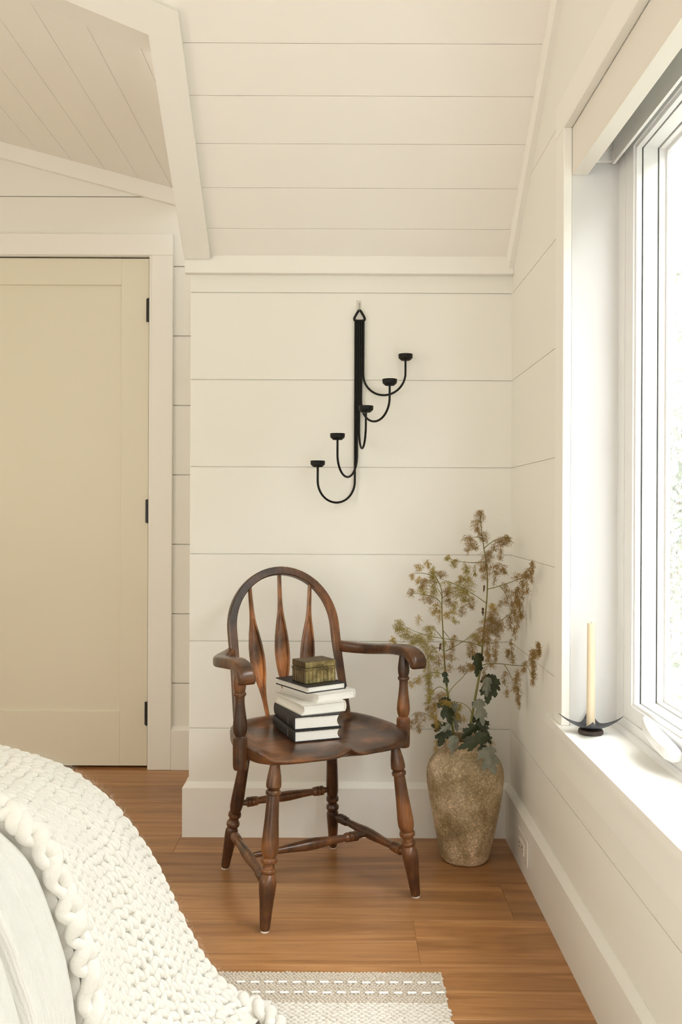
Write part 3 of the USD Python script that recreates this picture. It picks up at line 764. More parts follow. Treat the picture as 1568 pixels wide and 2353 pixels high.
def book(label, W, L, T, spine_right, cover, loc, rot, square=0.003, ct=0.0026):
    b = thing('book', label, 'book', loc, rot, group='books stacked on the chair')
    mx = (lambda g: sg.Polygon([(W - x, z) for x, z in g.exterior.coords])) if spine_right else (lambda g: g)
    back = so.unary_union([sg.box(0.002, 0, W, T), sg.Polygon([(0.004 - 0.0055 * math.cos(t), T / 2 + (T / 2) * math.sin(t)) for t in np.linspace(-math.pi / 2, math.pi / 2, 17)])])
    inner = sg.box(0.0035, ct, W + 1, T - ct)
    shell = back.difference(inner)
    shell = shell.difference(sg.Point(0.0105, T + 0.0012).buffer(0.0021)).difference(sg.Point(0.0105, -0.0012).buffer(0.0021))
    m = extrude(mx(shell), L)
    m = framed(m, (0, L, 0), X, Z, -Y)
    part(b, 'cover', m, cover)
    h = (T - 2 * ct) / 2
    zz = np.linspace(-1, 1, 13)
    fore = [(W - square - 0.0005 - 0.0065 * (1 - z * z) * min(1, T / 0.03), T / 2 + z * h) for z in zz]
    spn = [(0.0035 - 0.0042 * (1 - z * z), T / 2 + z * h) for z in zz[::-1]]
    m = extrude(mx(sg.Polygon(fore + spn)), L - 2 * square)
    m = framed(m, (0, L - square, 0), X, Z, -Y)
    part(b, 'pages', m, 'pages')
    return b


def at_corner(x, y, z):
    return (x, y, z)


b1_ = book('thick black-covered book at the bottom of the stack, lying on the chair seat', .134, .20, .0306, False, 'cover_black', (-0.122, 2.358, 0.4262), 20.5)
b2_ = book('thickest black-covered book, second from the bottom of the stack', .133, .20, .0355, False, 'cover_black', (-0.123, 2.367, 0.4569), 19.5)
b3_ = book('white-covered book in the middle of the stack, right above the two thick black ones', .134, .19, .0285, True, 'cover_cream', (-0.1035, 2.383, 0.4925), 27.0)
b4_ = book('white-covered book jutting out to the right just under the top black book', .130, .19, .0240, True, 'cover_white', (-0.0635, 2.4085, 0.5211), 36.0)
b5_ = book('thin black-covered book on top of the stack, under the brass box', .130, .165, .0182, True, 'cover_black', (-0.0905, 2.4135, 0.5452), 35.0, ct=0.0022)
for b_, L_ in ((b1_, .20), (b2_, .20)):
    part(b_, 'spine_line', box(-0.0022, -0.0012, 0.05, 0.052, 0.006, 0.024), 'gilt')

bx = thing('brass_box', 'small embossed brass box standing on top of the books', 'box', (-0.0965, 2.4545, 0.5635), 33.0)
BW, BD, BH = 0.0985, 0.072, 0.060
part(bx, 'body', cbox(0, BW, 0.0, BD, 0, 0.0425, 0.0008), 'aged_brass_dark')
ld_ = part(bx, 'lid', cbox(-0.0006, BW + 0.0006, -0.0006, BD + 0.0006, 0.0432, BH, 0.0012), 'aged_brass_dark')
part(ld_, 'lid_front', cbox(0.0006, BW - 0.0006, -0.0016, -0.0004, 0.0436, BH - 0.0014, 0.0004), 'aged_brass')
part(bx, 'front_plate', cbox(0.0003, BW - 0.0003, -0.0012, 0.0, 0.0003, 0.0425, 0.0004), 'aged_brass')


def pilaster(h, w):
    """A flat half-round column with a leafy capital, standing on z = 0, facing -y."""
    a_ = np.linspace(0, np.pi, 9)
    f = np.stack([w / 2 * np.cos(a_), -0.0022 * np.sin(a_)], 1)
    rings = [np.c_[f * s_, np.full(9, z_)] for z_, s_ in ((0.0015, 1), (h * .70, 1), (h * .72, 1.12), (h * .745, .9), (h * .80, 1.0), (h * .90, 1.25), (h * .955, 1.1))]
    m_ = [loft(rings)]
    for s_ in (-1, 1):
        m_.append(tube([(s_ * w * .2, -0.0022, h * .78), (s_ * w * .45, -0.0034, h * .88), (s_ * w * .62, -0.0030, h * .95), (s_ * w * .5, -0.0024, h * .985)], [.0007, .0009, .0009, .0006], 6))
    return m_


n = 8
for i in range(n):
    m_ = [framed(x_, ((i + .5) * BW / n, -0.0010, 0.0), X, Y, Z) for x_ in pilaster(0.0425, 0.0088)]
    part(bx, 'column', m_, 'aged_brass', 40)
n = 6
for i in range(n):
    m_ = [framed(x_, (-0.0002, (i + .5) * BD / n, 0.0), -Y, X, Z) for x_ in pilaster(0.0425, 0.0085)]
    part(bx, 'column', m_, 'aged_brass_dark', 40)
part(bx, 'latch', [tube(spline([(0.042, -0.001, 0.0505), (0.045, -0.004, 0.0490), (0.050, -0.005, 0.0488), (0.055, -0.004, 0.0490), (0.058, -0.001, 0.0505)], 14), 0.0010, 8), tube([(0.054, -0.002, 0.049), (0.0545, -0.004, 0.044), (0.053, -0.0036, 0.040)], 0.0012, 8)], 'aged_brass_dark', 40)

# ------------------------------------------------------------------ wall candelabra
HK = thing('adhesive_hook', 'clear adhesive wall hook at the top of the black candelabra', 'hook', (0.0555, WB, 1.700))
part(HK, 'plate', cbox(-0.0095, 0.0075, -0.0015, 0, -0.018, 0.016, 0.0006), 'clear_plastic')
part(HK, 'pin', tube(spline([(0.001, -0.002, 0.008), (0.001, -0.006, 0.001), (0.001, -0.0085, -0.012), (0.001, -0.011, -0.0195), (0.001, -0.0155, -0.0205), (0.001, -0.0175, -0.016)], 20), 0.0011, 8), 'steel_grey', 40)

SC_ = thing('wall_candelabra', 'black iron five-armed candelabra with curved arms hanging on the shiplap wall', 'candle holder', (0.0565, WB, 1.10))
C0 = np.array([0.0565, WB, 1.10])
yr = -0.010
tri = [(-0.0165, 1.6545), (-0.0135, 1.6500), (0.0, 1.6490), (0.0135, 1.6500), (0.0165, 1.6545), (0.0140, 1.6625), (0.0035, 1.6800), (0.0, 1.6825), (-0.0035, 1.6800), (-0.0140, 1.6625)]
cs = CubicSpline(np.arange(11), np.array([(x_, yr - 0.001, z_ - 1.10) for x_, z_ in tri + tri[:1]]), bc_type='periodic')
p_ = cs(np.linspace(0, 10, 80, endpoint=False))
tg = np.roll(p_, -1, 0) - np.roll(p_, 1, 0)
tg /= np.linalg.norm(tg, axis=1, keepdims=True)
sd = np.cross(tg, [0, 1.0, 0])
a_ = np.linspace(0, 2 * np.pi, 10, endpoint=False)
part(SC_, 'hanging_loop', loft(p_[:, None] + 0.0038 * (np.cos(a_)[None, :, None] * sd[:, None] + np.sin(a_)[None, :, None] * np.array([0, 1.0, 0])), closed=True), 'black_metal', True)
R_J = 0.068
#      rod x, bottom z, cup z, sideways, forward
RODS = [(-0.0128, 1.068, 1.178, -0.1168, 0.0697), (-0.0064, 1.148, 1.259, -0.0616, 0.121), (0.0, 1.2376, 1.342, 0.018, 0.1348), (0.0064, 1.323, 1.428, 0.0852, 0.106), (0.0128, 1.410, 1.518, 0.1325, 0.030)]
CUP = [(0, .0135), (.0012, .0150), (.006, .0205), (.0072, .0208), (.0078, .0222), (.019, .0228), (.0198, .0222), (.0195, .0212), (.0085, .0200), (.008, 0.0005)]
for x0, zb, zc, sx_, fy_ in RODS:
    dn = math.hypot(sx_, fy_)
    e = np.array([sx_ / dn, -fy_ / dn, 0])
    base = np.array([x0, yr, 0])
    pp = [base + Z * (1.650 - 1.10)]
    zs = zb + R_J - 1.10
    pp += [base + Z * z_ for z_ in np.linspace(1.60 - 1.10, zs, 6)]
    pp += [base + e * (R_J - R_J * math.cos(t)) + Z * (zs - R_J * math.sin(t)) for t in np.linspace(0.08, math.pi - 0.08, 30)]
    pp += [base + e * 2 * R_J + Z * z_ for z_ in np.linspace(zs + 0.004, zc - 1.10 + 0.001, 5)]
    ar = part(SC_, 'arm', tube(pp, 0.0034, 12), 'black_metal', 50)
    cp = lathe(CUP, 32)
    cp.apply_translation(base + e * 2 * R_J + Z * (zc - 1.10))
    part(ar, 'candle_cup', cp, 'black_metal', 30)

# ------------------------------------------------------------------ vase
VS = thing('clay_vase', 'large mottled brown clay vase on the floor in the corner', 'vase', (0.3765, 2.665, 0))
PR = [(0.0, 0.0), (0.0, .060), (.002, .066), (.0095, .0722), (.032, .0778), (.0755, .0868), (.119, .0955), (.162, .1040), (.205, .1110), (.227, .1140), (.248, .1158), (.270, .1145), (.290, .1085), (.305, .0985), (.318, .0850), (.327, .0715), (.331, .0655), (.336, .0635), (.348, .0632), (.360, .0650), (.364, .0645), (.364, .0600), (.355, .0580), (.33, .0575), (.31, .07), (.25, .105), (.05, .075), (.02, .0)]
vm = lathe(PR, 64)
v = vm.vertices
rad = np.hypot(v[:, 0], v[:, 1])[:, None]
vm.vertices = v + np.c_[v[:, :2], 0 * rad] * (0.030 * (fbm(v * 9, 3, 5)[:, None] - 0.5))
part(VS, 'body', vm, 'aged_clay', 60)

# ------------------------------------------------------------------ candle in its dish
DI = thing('candle_dish', 'dark metal candle dish with four upswept points on the window sill', 'candle holder', (0.5746, 2.0341, W_Z0))
part(DI, 'foot', lathe([(0, .024), (0.001, .0272), (.006, .0285), (.0105, .0272), (.0125, .022), (.013, .0)][::1] if False else [(0, 0.0), (0, .0245), (.002, .0278), (.006, .0285), (.0105, .0268), (.0125, .020), (.013, 0.0)], 36), 'dish_base', 40)
N_ = 41
g = np.linspace(-1, 1, N_)
ux, uy = np.meshgrid(g, g, indexing='ij')
r_ = np.maximum(np.abs(ux), np.abs(uy))
k_ = 1 - 0.36 * (1 - (np.minimum(np.abs(ux), np.abs(uy)) / np.maximum(r_, 1e-6)) ** 1.6) * r_ ** 1.2     # concave edges between the points
th_ = math.radians(-57)
hx, hy = ux * k_ * 0.0505, uy * k_ * 0.0505
px_, py_ = hx * math.cos(th_) - hy * math.sin(th_), hx * math.sin(th_) + hy * math.cos(th_)
dd = np.hypot(hx, hy) / 0.0714
pz_ = 0.013 + 0.030 * dd ** 1.9
top_ = np.stack([px_, py_, pz_ + 0.0006], -1).reshape(-1, 3)
bot_ = np.stack([px_, py_, pz_ - 0.0006], -1).reshape(-1, 3)
idx = np.arange(N_ * N_).reshape(N_, N_)
qd = np.stack([idx[:-1, :-1], idx[1:, :-1], idx[1:, 1:], idx[:-1, 1:]], -1).reshape(-1, 4)
rim = np.r_[idx[0, :-1], idx[:-1, -1], idx[-1, :0:-1], idx[:0:-1, 0]]
r2 = np.roll(rim, -1)
nb = N_ * N_
fq = np.vstack([qd, qd[:, ::-1] + nb, np.stack([rim, r2, r2 + nb, rim + nb], 1)])
fq = np.vstack([fq[:, [0, 1, 2]], fq[:, [0, 2, 3]]])
part(DI, 'dish', fixed(np.vstack([top_, bot_]), fq), 'dish_metal', 40)
CD = thing('taper_candle', 'tall cream taper candle standing in the metal dish', 'candle', (0.5746, 2.0341, W_Z0 + 0.0132))
part(CD, 'shaft', lathe([(0, 0.0), (0, .0094), (.001, .0097), (.12, .0093), (.238, .0088), (.2405, .0078), (.2395, 0.0)], 32), 'wax', 40)
part(CD, 'wick', tube([(0, 0, 0.238), (0.0003, 0, 0.243)], 0.0007, 6), 'gilt')

# ------------------------------------------------------------------ dried plume poppy stems in the vase (metres; plumes: x, y, z, half width, half height, kind, husks)
PLANT={
 'A':dict(stem=[(0.383,2.655,0.344),(0.391,2.655,0.405),(0.405,2.655,0.49),(0.42,2.655,0.581),(0.428,2.655,0.672),(0.435,2.655,0.75),(0.439,2.655,0.835),(0.434,2.655,0.896),(0.427,2.655,0.939),(0.421,2.655,0.984),(0.417,2.655,1.03)],
  branches=[[(0.427,2.655,0.93),(0.442,2.643,0.946),(0.472,2.631,0.963),(0.496,2.619,0.965)],[(0.429,2.655,0.952),(0.411,2.653,0.965),(0.392,2.651,0.963),(0.382,2.649,0.952)],[(0.434,2.655,0.893),(0.398,2.647,0.89),(0.345,2.64,0.895),(0.308,2.632,0.907)],[(0.44,2.655,0.811),(0.477,2.655,0.82),(0.516,2.655,0.834),(0.522,2.526,0.858),(0.522,2.417,0.899)],[(0.435,2.655,0.769),(0.399,2.656,0.794),(0.363,2.656,0.815),(0.334,2.657,0.827),(0.295,2.658,0.843)],[(0.428,2.655,0.698),(0.456,2.642,0.71),(0.486,2.628,0.727),(0.509,2.615,0.755),(0.521,2.602,0.788)],[(0.426,2.655,0.637),(0.359,2.64,0.657),(0.28,2.626,0.67),(0.208,2.611,0.694),(0.159,2.596,0.725)],[(0.42,2.655,0.581),(0.466,2.66,0.587),(0.513,2.664,0.582),(0.522,2.491,0.62),(0.522,2.38,0.653),(0.522,2.318,0.698)],[(0.394,2.655,0.437),(0.373,2.644,0.466),(0.352,2.632,0.476),(0.331,2.621,0.481)],[(0.491,2.655,0.584),(0.501,2.637,0.565),(0.508,2.618,0.543)],[(0.522,2.55,0.605),(0.522,2.462,0.609),(0.522,2.406,0.59)],[(0.477,2.655,0.819),(0.493,2.649,0.796),(0.499,2.642,0.765)]],
  plumes=[(0.417,2.664,1.026,0.0131,0.0209,0,260),(0.405,2.638,0.995,0.0142,0.0233,0,240),(0.426,2.65,0.967,0.013,0.0169,0,200),(0.38,2.616,0.955,0.0167,0.018,0,260),(0.38,2.649,0.93,0.0091,0.0182,0,90),(0.407,2.666,0.938,0.0118,0.0131,0,90),(0.481,2.642,0.952,0.022,0.0155,0,300),(0.499,2.657,0.961,0.0091,0.0117,0,140),(0.459,2.652,0.935,0.0117,0.0117,0,90),(0.469,2.609,0.919,0.009,0.0192,0,110),(0.437,2.658,0.896,0.0169,0.0313,0,420),(0.433,2.646,0.857,0.0143,0.0208,0,160),(0.463,2.626,0.872,0.0206,0.018,0,280),(0.479,2.607,0.868,0.0077,0.0102,0,120),(0.462,2.666,0.834,0.0052,0.0183,0,60),(0.317,2.638,0.905,0.0103,0.0078,1,90),(0.339,2.655,0.887,0.0143,0.013,1,150),(0.375,2.667,0.876,0.0118,0.0183,1,120),(0.38,2.655,0.856,0.0104,0.0208,1,90),(0.404,2.669,0.866,0.0079,0.0209,1,80),(0.416,2.633,0.881,0.009,0.0181,0,80),(0.516,2.39,0.894,0.0059,0.0164,0,150),(0.514,2.439,0.873,0.0084,0.0143,0,160),(0.511,2.484,0.845,0.011,0.0268,0,190),(0.517,2.411,0.867,0.0047,0.0154,0,100),(0.506,2.538,0.857,0.0162,0.01,0,90),(0.516,2.455,0.831,0.006,0.0144,0,70),(0.515,2.519,0.809,0.0074,0.0198,0,90),(0.494,2.673,0.811,0.0118,0.0183,0,110),(0.497,2.636,0.789,0.0129,0.0233,0,150),(0.513,2.579,0.797,0.0088,0.0278,0,330),(0.513,2.536,0.764,0.0087,0.0298,0,330),(0.51,2.636,0.759,0.0116,0.0258,0,170),(0.512,2.59,0.726,0.0102,0.033,0,230),(0.502,2.63,0.714,0.0116,0.0258,0,170),(0.515,2.621,0.684,0.0064,0.0206,0,90),(0.476,2.646,0.767,0.0091,0.0117,0,80),(0.371,2.668,0.82,0.0288,0.0288,1,480),(0.365,2.653,0.791,0.0312,0.0234,1,420),(0.362,2.67,0.84,0.0079,0.0131,2,80),(0.388,2.665,0.768,0.0196,0.0209,0,190),(0.367,2.674,0.741,0.0118,0.0184,0,110),(0.341,2.652,0.756,0.013,0.0182,1,120),(0.436,2.556,0.77,0.0075,0.0088,2,120),(0.447,2.605,0.74,0.0179,0.023,0,380),(0.445,2.613,0.704,0.0282,0.0282,0,620),(0.467,2.608,0.698,0.0115,0.0332,0,230),(0.417,2.585,0.682,0.0228,0.0253,0,460),(0.408,2.655,0.659,0.0208,0.0182,1,260),(0.388,2.62,0.638,0.0128,0.0205,0,220),(0.388,2.663,0.616,0.0078,0.0117,0,90),(0.429,2.585,0.65,0.0127,0.0279,0,240),(0.448,2.565,0.647,0.0088,0.0277,0,180),(0.424,2.549,0.627,0.0087,0.01,0,130),(0.456,2.605,0.615,0.0051,0.0115,0,70),(0.173,2.674,0.697,0.0144,0.0184,1,240),(0.154,2.611,0.664,0.0115,0.0115,2,110),(0.192,2.661,0.676,0.0196,0.0183,1,300),(0.222,2.634,0.661,0.0232,0.0181,1,330),(0.247,2.616,0.645,0.018,0.0205,1,230),(0.267,2.626,0.673,0.0154,0.0154,1,150),(0.338,2.659,0.655,0.013,0.0182,0,130),(0.336,2.666,0.631,0.0105,0.0105,0,60),(0.517,2.313,0.685,0.0045,0.0204,0,230),(0.51,2.338,0.668,0.0115,0.0138,0,260),(0.513,2.369,0.638,0.0093,0.0163,0,200),(0.516,2.374,0.602,0.0058,0.0233,0,190),(0.513,2.473,0.607,0.0085,0.0194,0,120),(0.505,2.667,0.616,0.0105,0.0131,0,150),(0.512,2.639,0.607,0.0103,0.0181,0,120),(0.509,2.64,0.646,0.0052,0.0181,0,80),(0.495,2.675,0.541,0.0079,0.021,0,110),(0.492,2.627,0.509,0.0052,0.018,0,70),(0.509,2.568,0.546,0.0126,0.0227,0,240),(0.514,2.567,0.511,0.0075,0.0252,0,180),(0.518,2.566,0.484,0.0038,0.0113,0,50),(0.513,2.568,0.578,0.0088,0.0126,0,80),(0.442,2.634,0.595,0.0129,0.0103,0,90),(0.428,2.648,0.55,0.0065,0.0337,0,130),(0.448,2.616,0.588,0.0103,0.0077,0,60),(0.383,2.608,0.585,0.0128,0.0115,0,200),(0.365,2.666,0.568,0.0157,0.0118,0,110),(0.355,2.627,0.463,0.0064,0.0129,1,80),(0.354,2.672,0.427,0.0105,0.0157,2,140),(0.372,2.668,0.421,0.0052,0.0105,2,50),(0.447,2.631,0.356,0.0077,0.009,1,60)],
  leaves=[((0.411,2.635,0.623),(0.404,2.625,0.55),0.0442,1),((0.45,2.655,0.556),(0.438,2.645,0.465),0.0599,1),((0.441,2.635,0.551),(0.433,2.625,0.492),0.0338,0),((0.449,2.665,0.55),(0.479,2.655,0.505),0.0338,1),((0.409,2.635,0.486),(0.425,2.625,0.406),0.0442,0),((0.407,2.655,0.437),(0.439,2.645,0.38),0.0469,1),((0.401,2.655,0.474),(0.399,2.645,0.458),0.0156,1),((0.403,2.625,0.408),(0.357,2.615,0.373),0.039,1),((0.401,2.635,0.411),(0.443,2.625,0.378),0.0416,1),((0.424,2.555,0.398),(0.335,2.545,0.36),0.0469,1),((0.416,2.54,0.369),(0.445,2.53,0.29),0.0677,0),((0.409,2.555,0.37),(0.422,2.545,0.328),0.0338,1),((0.423,2.615,0.389),(0.445,2.605,0.36),0.0286,1),((0.426,2.655,0.755),(0.424,2.645,0.73),0.0091,1),((0.43,2.655,0.822),(0.426,2.645,0.8),0.0065,1)]),
 'B':dict(stem=[(0.349,2.69,0.334),(0.34,2.69,0.396),(0.327,2.69,0.482),(0.319,2.69,0.548),(0.314,2.69,0.614),(0.31,2.69,0.693),(0.307,2.69,0.759),(0.304,2.69,0.811),(0.29,2.69,0.84),(0.275,2.69,0.861)],
  branches=[[(0.304,2.69,0.809),(0.279,2.685,0.845),(0.245,2.681,0.855),(0.211,2.676,0.85)],[(0.308,2.69,0.752),(0.292,2.687,0.777),(0.266,2.685,0.788),(0.213,2.682,0.796)],[(0.307,2.69,0.778),(0.286,2.691,0.811),(0.26,2.693,0.816),(0.233,2.694,0.808)],[(0.307,2.69,0.778),(0.339,2.69,0.798),(0.371,2.69,0.805)],[(0.31,2.69,0.682),(0.332,2.688,0.654),(0.345,2.686,0.628)],[(0.312,2.69,0.653),(0.286,2.691,0.683),(0.267,2.691,0.692),(0.254,2.692,0.682)],[(0.318,2.69,0.618),(0.368,2.707,0.642),(0.417,2.724,0.671)],[(0.316,2.69,0.614),(0.286,2.687,0.627),(0.266,2.684,0.601),(0.257,2.681,0.575)],[(0.319,2.69,0.541),(0.286,2.684,0.555),(0.246,2.679,0.54),(0.207,2.673,0.514)],[(0.327,2.69,0.482),(0.36,2.694,0.527),(0.387,2.698,0.566),(0.383,2.702,0.585)],[(0.335,2.69,0.403),(0.293,2.678,0.412),(0.246,2.666,0.437),(0.212,2.654,0.429)],[(0.324,2.69,0.495),(0.293,2.68,0.51),(0.272,2.67,0.486),(0.265,2.66,0.436)]],
  plumes=[(0.238,2.708,0.869,0.0119,0.0119,2,120),(0.263,2.676,0.883,0.0105,0.0131,2,120),(0.215,2.678,0.845,0.0066,0.0092,2,70),(0.231,2.641,0.835,0.0104,0.0129,2,90),(0.276,2.669,0.858,0.0092,0.0209,1,230),(0.302,2.681,0.852,0.0184,0.0105,0,150),(0.248,2.641,0.828,0.0155,0.0155,0,210),(0.281,2.683,0.825,0.0132,0.0158,1,160),(0.213,2.684,0.798,0.0118,0.0118,0,110),(0.245,2.644,0.805,0.0156,0.0156,1,200),(0.266,2.684,0.775,0.0197,0.0132,0,180),(0.284,2.673,0.797,0.0131,0.0157,1,150),(0.325,2.688,0.796,0.0184,0.0184,0,220),(0.322,2.665,0.82,0.0183,0.0131,1,120),(0.29,2.689,0.745,0.0171,0.0211,2,230),(0.3,2.692,0.719,0.0092,0.0211,2,100),(0.323,2.642,0.735,0.0207,0.013,2,190),(0.34,2.644,0.718,0.0104,0.0104,1,70),(0.329,2.687,0.766,0.0184,0.0158,0,160),(0.238,2.707,0.71,0.0093,0.0159,2,60),(0.267,2.658,0.69,0.0156,0.0104,1,160),(0.278,2.672,0.616,0.0157,0.0236,1,200),(0.266,2.681,0.589,0.0184,0.0237,1,200),(0.297,2.662,0.598,0.0183,0.0235,0,170),(0.33,2.665,0.605,0.0157,0.0157,0,110),(0.323,2.662,0.573,0.013,0.013,0,80),(0.265,2.666,0.555,0.0157,0.0209,1,190),(0.293,2.682,0.556,0.0184,0.0184,1,150),(0.212,2.661,0.524,0.0091,0.0091,2,80),(0.235,2.666,0.535,0.0144,0.0131,2,140),(0.268,2.694,0.518,0.0106,0.0264,1,240),(0.267,2.642,0.492,0.0117,0.0207,1,230),(0.289,2.68,0.471,0.0184,0.0184,0,150),(0.285,2.691,0.435,0.0119,0.0264,2,260),(0.289,2.662,0.409,0.0091,0.0235,2,200),(0.264,2.656,0.456,0.0117,0.0182,0,120),(0.314,2.696,0.48,0.0185,0.0159,2,170),(0.319,2.657,0.469,0.0208,0.0104,2,200),(0.229,2.653,0.424,0.0104,0.0208,0,130),(0.238,2.67,0.391,0.0092,0.0157,0,100),(0.216,2.689,0.396,0.0079,0.0132,0,70),(0.251,2.647,0.426,0.0104,0.013,0,60),(0.298,2.663,0.35,0.0117,0.0091,2,110),(0.288,2.663,0.333,0.0078,0.0104,2,80),(0.342,2.698,0.324,0.0145,0.0119,2,150),(0.355,2.671,0.358,0.0079,0.0105,2,60),(0.317,2.7,0.638,0.0132,0.0132,1,80)],
  leaves=[((0.311,2.67,0.483),(0.334,2.66,0.399),0.0527,1),((0.344,2.7,0.464),(0.356,2.69,0.371),0.0396,0),((0.325,2.67,0.387),(0.271,2.66,0.402),0.0396,1),((0.321,2.66,0.394),(0.294,2.65,0.339),0.0527,1),((0.33,2.645,0.406),(0.292,2.635,0.387),0.0237,0),((0.337,2.6,0.386),(0.326,2.59,0.333),0.0396,0),((0.315,2.68,0.559),(0.322,2.67,0.512),0.0211,1),((0.304,2.69,0.643),(0.299,2.68,0.618),0.0079,1)]),
}


def husks(pts, length, width, droop=0.75):
    """Tiny spindle-shaped husks hanging at the points."""
    n = len(pts)
    d = rng.normal(size=(n, 3)) * (1 - droop) + np.array([0, 0, -1.0]) * droop
    d /= np.linalg.norm(d, axis=1, keepdims=True)
    u = np.cross(d, rng.normal(size=(n, 3)))
    u /= np.linalg.norm(u, axis=1, keepdims=True)
    w = np.cross(d, u)
    l = length * rng.uniform(0.6, 1.3, (n, 1))
    r = width * rng.uniform(0.7, 1.3, (n, 1))
    mid = pts + d * l * 0.55
    v = np.stack([pts, mid + u * r, mid + w * r, mid - u * r, mid - w * r, pts + d * l], 1).reshape(-1, 3)
    f = np.array([[0, 2, 1], [0, 3, 2], [0, 4, 3], [0, 1, 4], [5, 1, 2], [5, 2, 3], [5, 3, 4], [5, 4, 1]])
    return v, (f[None] + (np.arange(n) * 6)[:, None, None]).reshape(-1, 3)


def hairs(a, b, r):
    """Three-sided threads from the points a to the points b."""
    n = len(a)
    d = b - a
    u = np.cross(d, [0.3, 1.0, 0.2])
    u /= np.maximum(np.linalg.norm(u, axis=1, keepdims=True), 1e-9)
    w = np.cross(d / np.maximum(np.linalg.norm(d, axis=1, keepdims=True), 1e-9), u)
    o = [u * math.cos(t) * r + w * math.sin(t) * r for t in (0, 2.094, 4.189)]
    v = np.stack([a + o[0], a + o[1], a + o[2], b + o[0], b + o[1], b + o[2]], 1).reshape(-1, 3)
    f = np.array([[0, 1, 4], [0, 4, 3], [1, 2, 5], [1, 5, 4], [2, 0, 3], [2, 3, 5]])
    return v, (f[None] + (np.arange(n) * 6)[:, None, None]).reshape(-1, 3)


def plume(c, rx, rz, n):
    """A drooping panicle: a curved main rachis, side threads that hang from it, and husks along the threads."""
    k = max(9, n // 8)
    t = rng.uniform(0, 1, k)
    lean = rng.uniform(-0.35, 0.35)
    top = np.c_[c[0] + rx * lean * (1 - 2 * t) + rng.normal(0, rx * 0.22, k), c[1] + rng.normal(0, rx * 0.3, k), c[2] + rz * (0.95 - 1.55 * t)]
    wide = rx * (0.45 + 0.75 * np.sin(np.pi * np.clip(t + 0.12, 0, 1)))
    an = rng.uniform(0, 2 * np.pi, k)
    out = np.c_[np.cos(an) * wide, np.sin(an) * wide * 0.8, -rz * rng.uniform(0.15, 0.60, k)]
    end = top + out * rng.uniform(0.6, 1.15, (k, 1))
    m = int(math.ceil(n / k))
    s = rng.uniform(0.25, 1.0, (k, m, 1))
    curve = top[:, None] + (end - top)[:, None] * s + np.array([0, 0, 1.0]) * (0.25 * rz) * (s * (1 - s))
    hp = (curve + rng.normal(0, 0.0028, (k, m, 3))).reshape(-1, 3)
    v1, f1 = husks(hp, 0.0036, 0.00060)
    mids = top + (end - top) * 0.5 + np.array([0, 0, 0.0625 * rz])
    v2, f2 = hairs(np.r_[top, mids], np.r_[mids, end], 0.00026)
    ax = np.array([c[0] + rx * lean, c[1], c[2] + rz]), np.array([c[0] - rx * lean, c[1], c[2] - rz * 0.7])
    v3, f3 = hairs(np.array([ax[0]]), np.array([ax[1]]), 0.0006)
    return trimesh.Trimesh(np.vstack([v1, v2, v3]), np.vstack([f1, f2 + len(v1), f3 + len(v1) + len(v2)]), process=False)


LOBE = np.array([(0, 0.02), (.12, -.02), (.20, .05), (.30, .02), (.33, .12), (.46, .12), (.44, .22), (.50, .30), (.40, .32), (.30, .30), (.25, .36), (.38, .44), (.40, .53), (.50, .58), (.42, .64), (.40, .74), (.30, .70), (.20, .66), (.17, .72), (.20, .82), (.13, .84), (.11, .94), (.05, .94), (0, 1.0)])


def leaf(b, t, w, front):
    b, t = np.array(b, float), np.array(t, float)
    L = np.linalg.norm(t - b)
    ax = (t - b) / L
    face = np.array([rng.uniform(-.35, .35), -1.0, rng.uniform(-.1, .35)])
    sd = np.cross(ax, face)
    sd /= np.linalg.norm(sd)
    nn = np.cross(sd, ax)
    o = LOBE.copy()
    j = 1 + rng.uniform(-.10, .10, len(o))
    right = np.c_[o[:, 0] * j, o[:, 1]]
    left = np.c_[-o[::-1, 0] * (1 + rng.uniform(-.12, .12, len(o))), o[::-1, 1]][1:-1]
    poly = sg.Polygon(np.vstack([right, left])).buffer(0)
    grid = []
    for y in np.linspace(0.0, 1, 15):
        for x in np.linspace(-.5, .5, 11):
            if poly.buffer(-0.02).contains(sg.Point(x, y)):
                grid.append((x, y))
    from scipy.spatial import Delaunay
    bd = np.array([poly.exterior.interpolate(s, normalized=True).coords[0] for s in np.linspace(0, 1, 130, endpoint=False)])
    P2 = np.vstack([bd, grid])
    tri = Delaunay(P2).simplices
    cen = P2[tri].mean(1)
    tri = tri[[poly.contains(sg.Point(*c)) for c in cen]]
    cup = rng.uniform(0.15, 0.5)
    bend = rng.uniform(-0.25, 0.10)
    h = cup * np.abs(P2[:, 0]) * w * 0.9 + 0.02 * w * np.sin(P2[:, 1] * 14) * np.abs(P2[:, 0]) * 4 + bend * L * (P2[:, 1] ** 2 - P2[:, 1])
    p3 = b + ax * (P2[:, 1:2] * L) + sd * (P2[:, :1] * w * 0.95) - nn * h[:, None] * 0.7
    m = trimesh.Trimesh(p3, tri, process=False)
    fn = m.face_normals.mean(0)
    if (fn[1] < 0) != bool(front):
        m.invert()
    return m


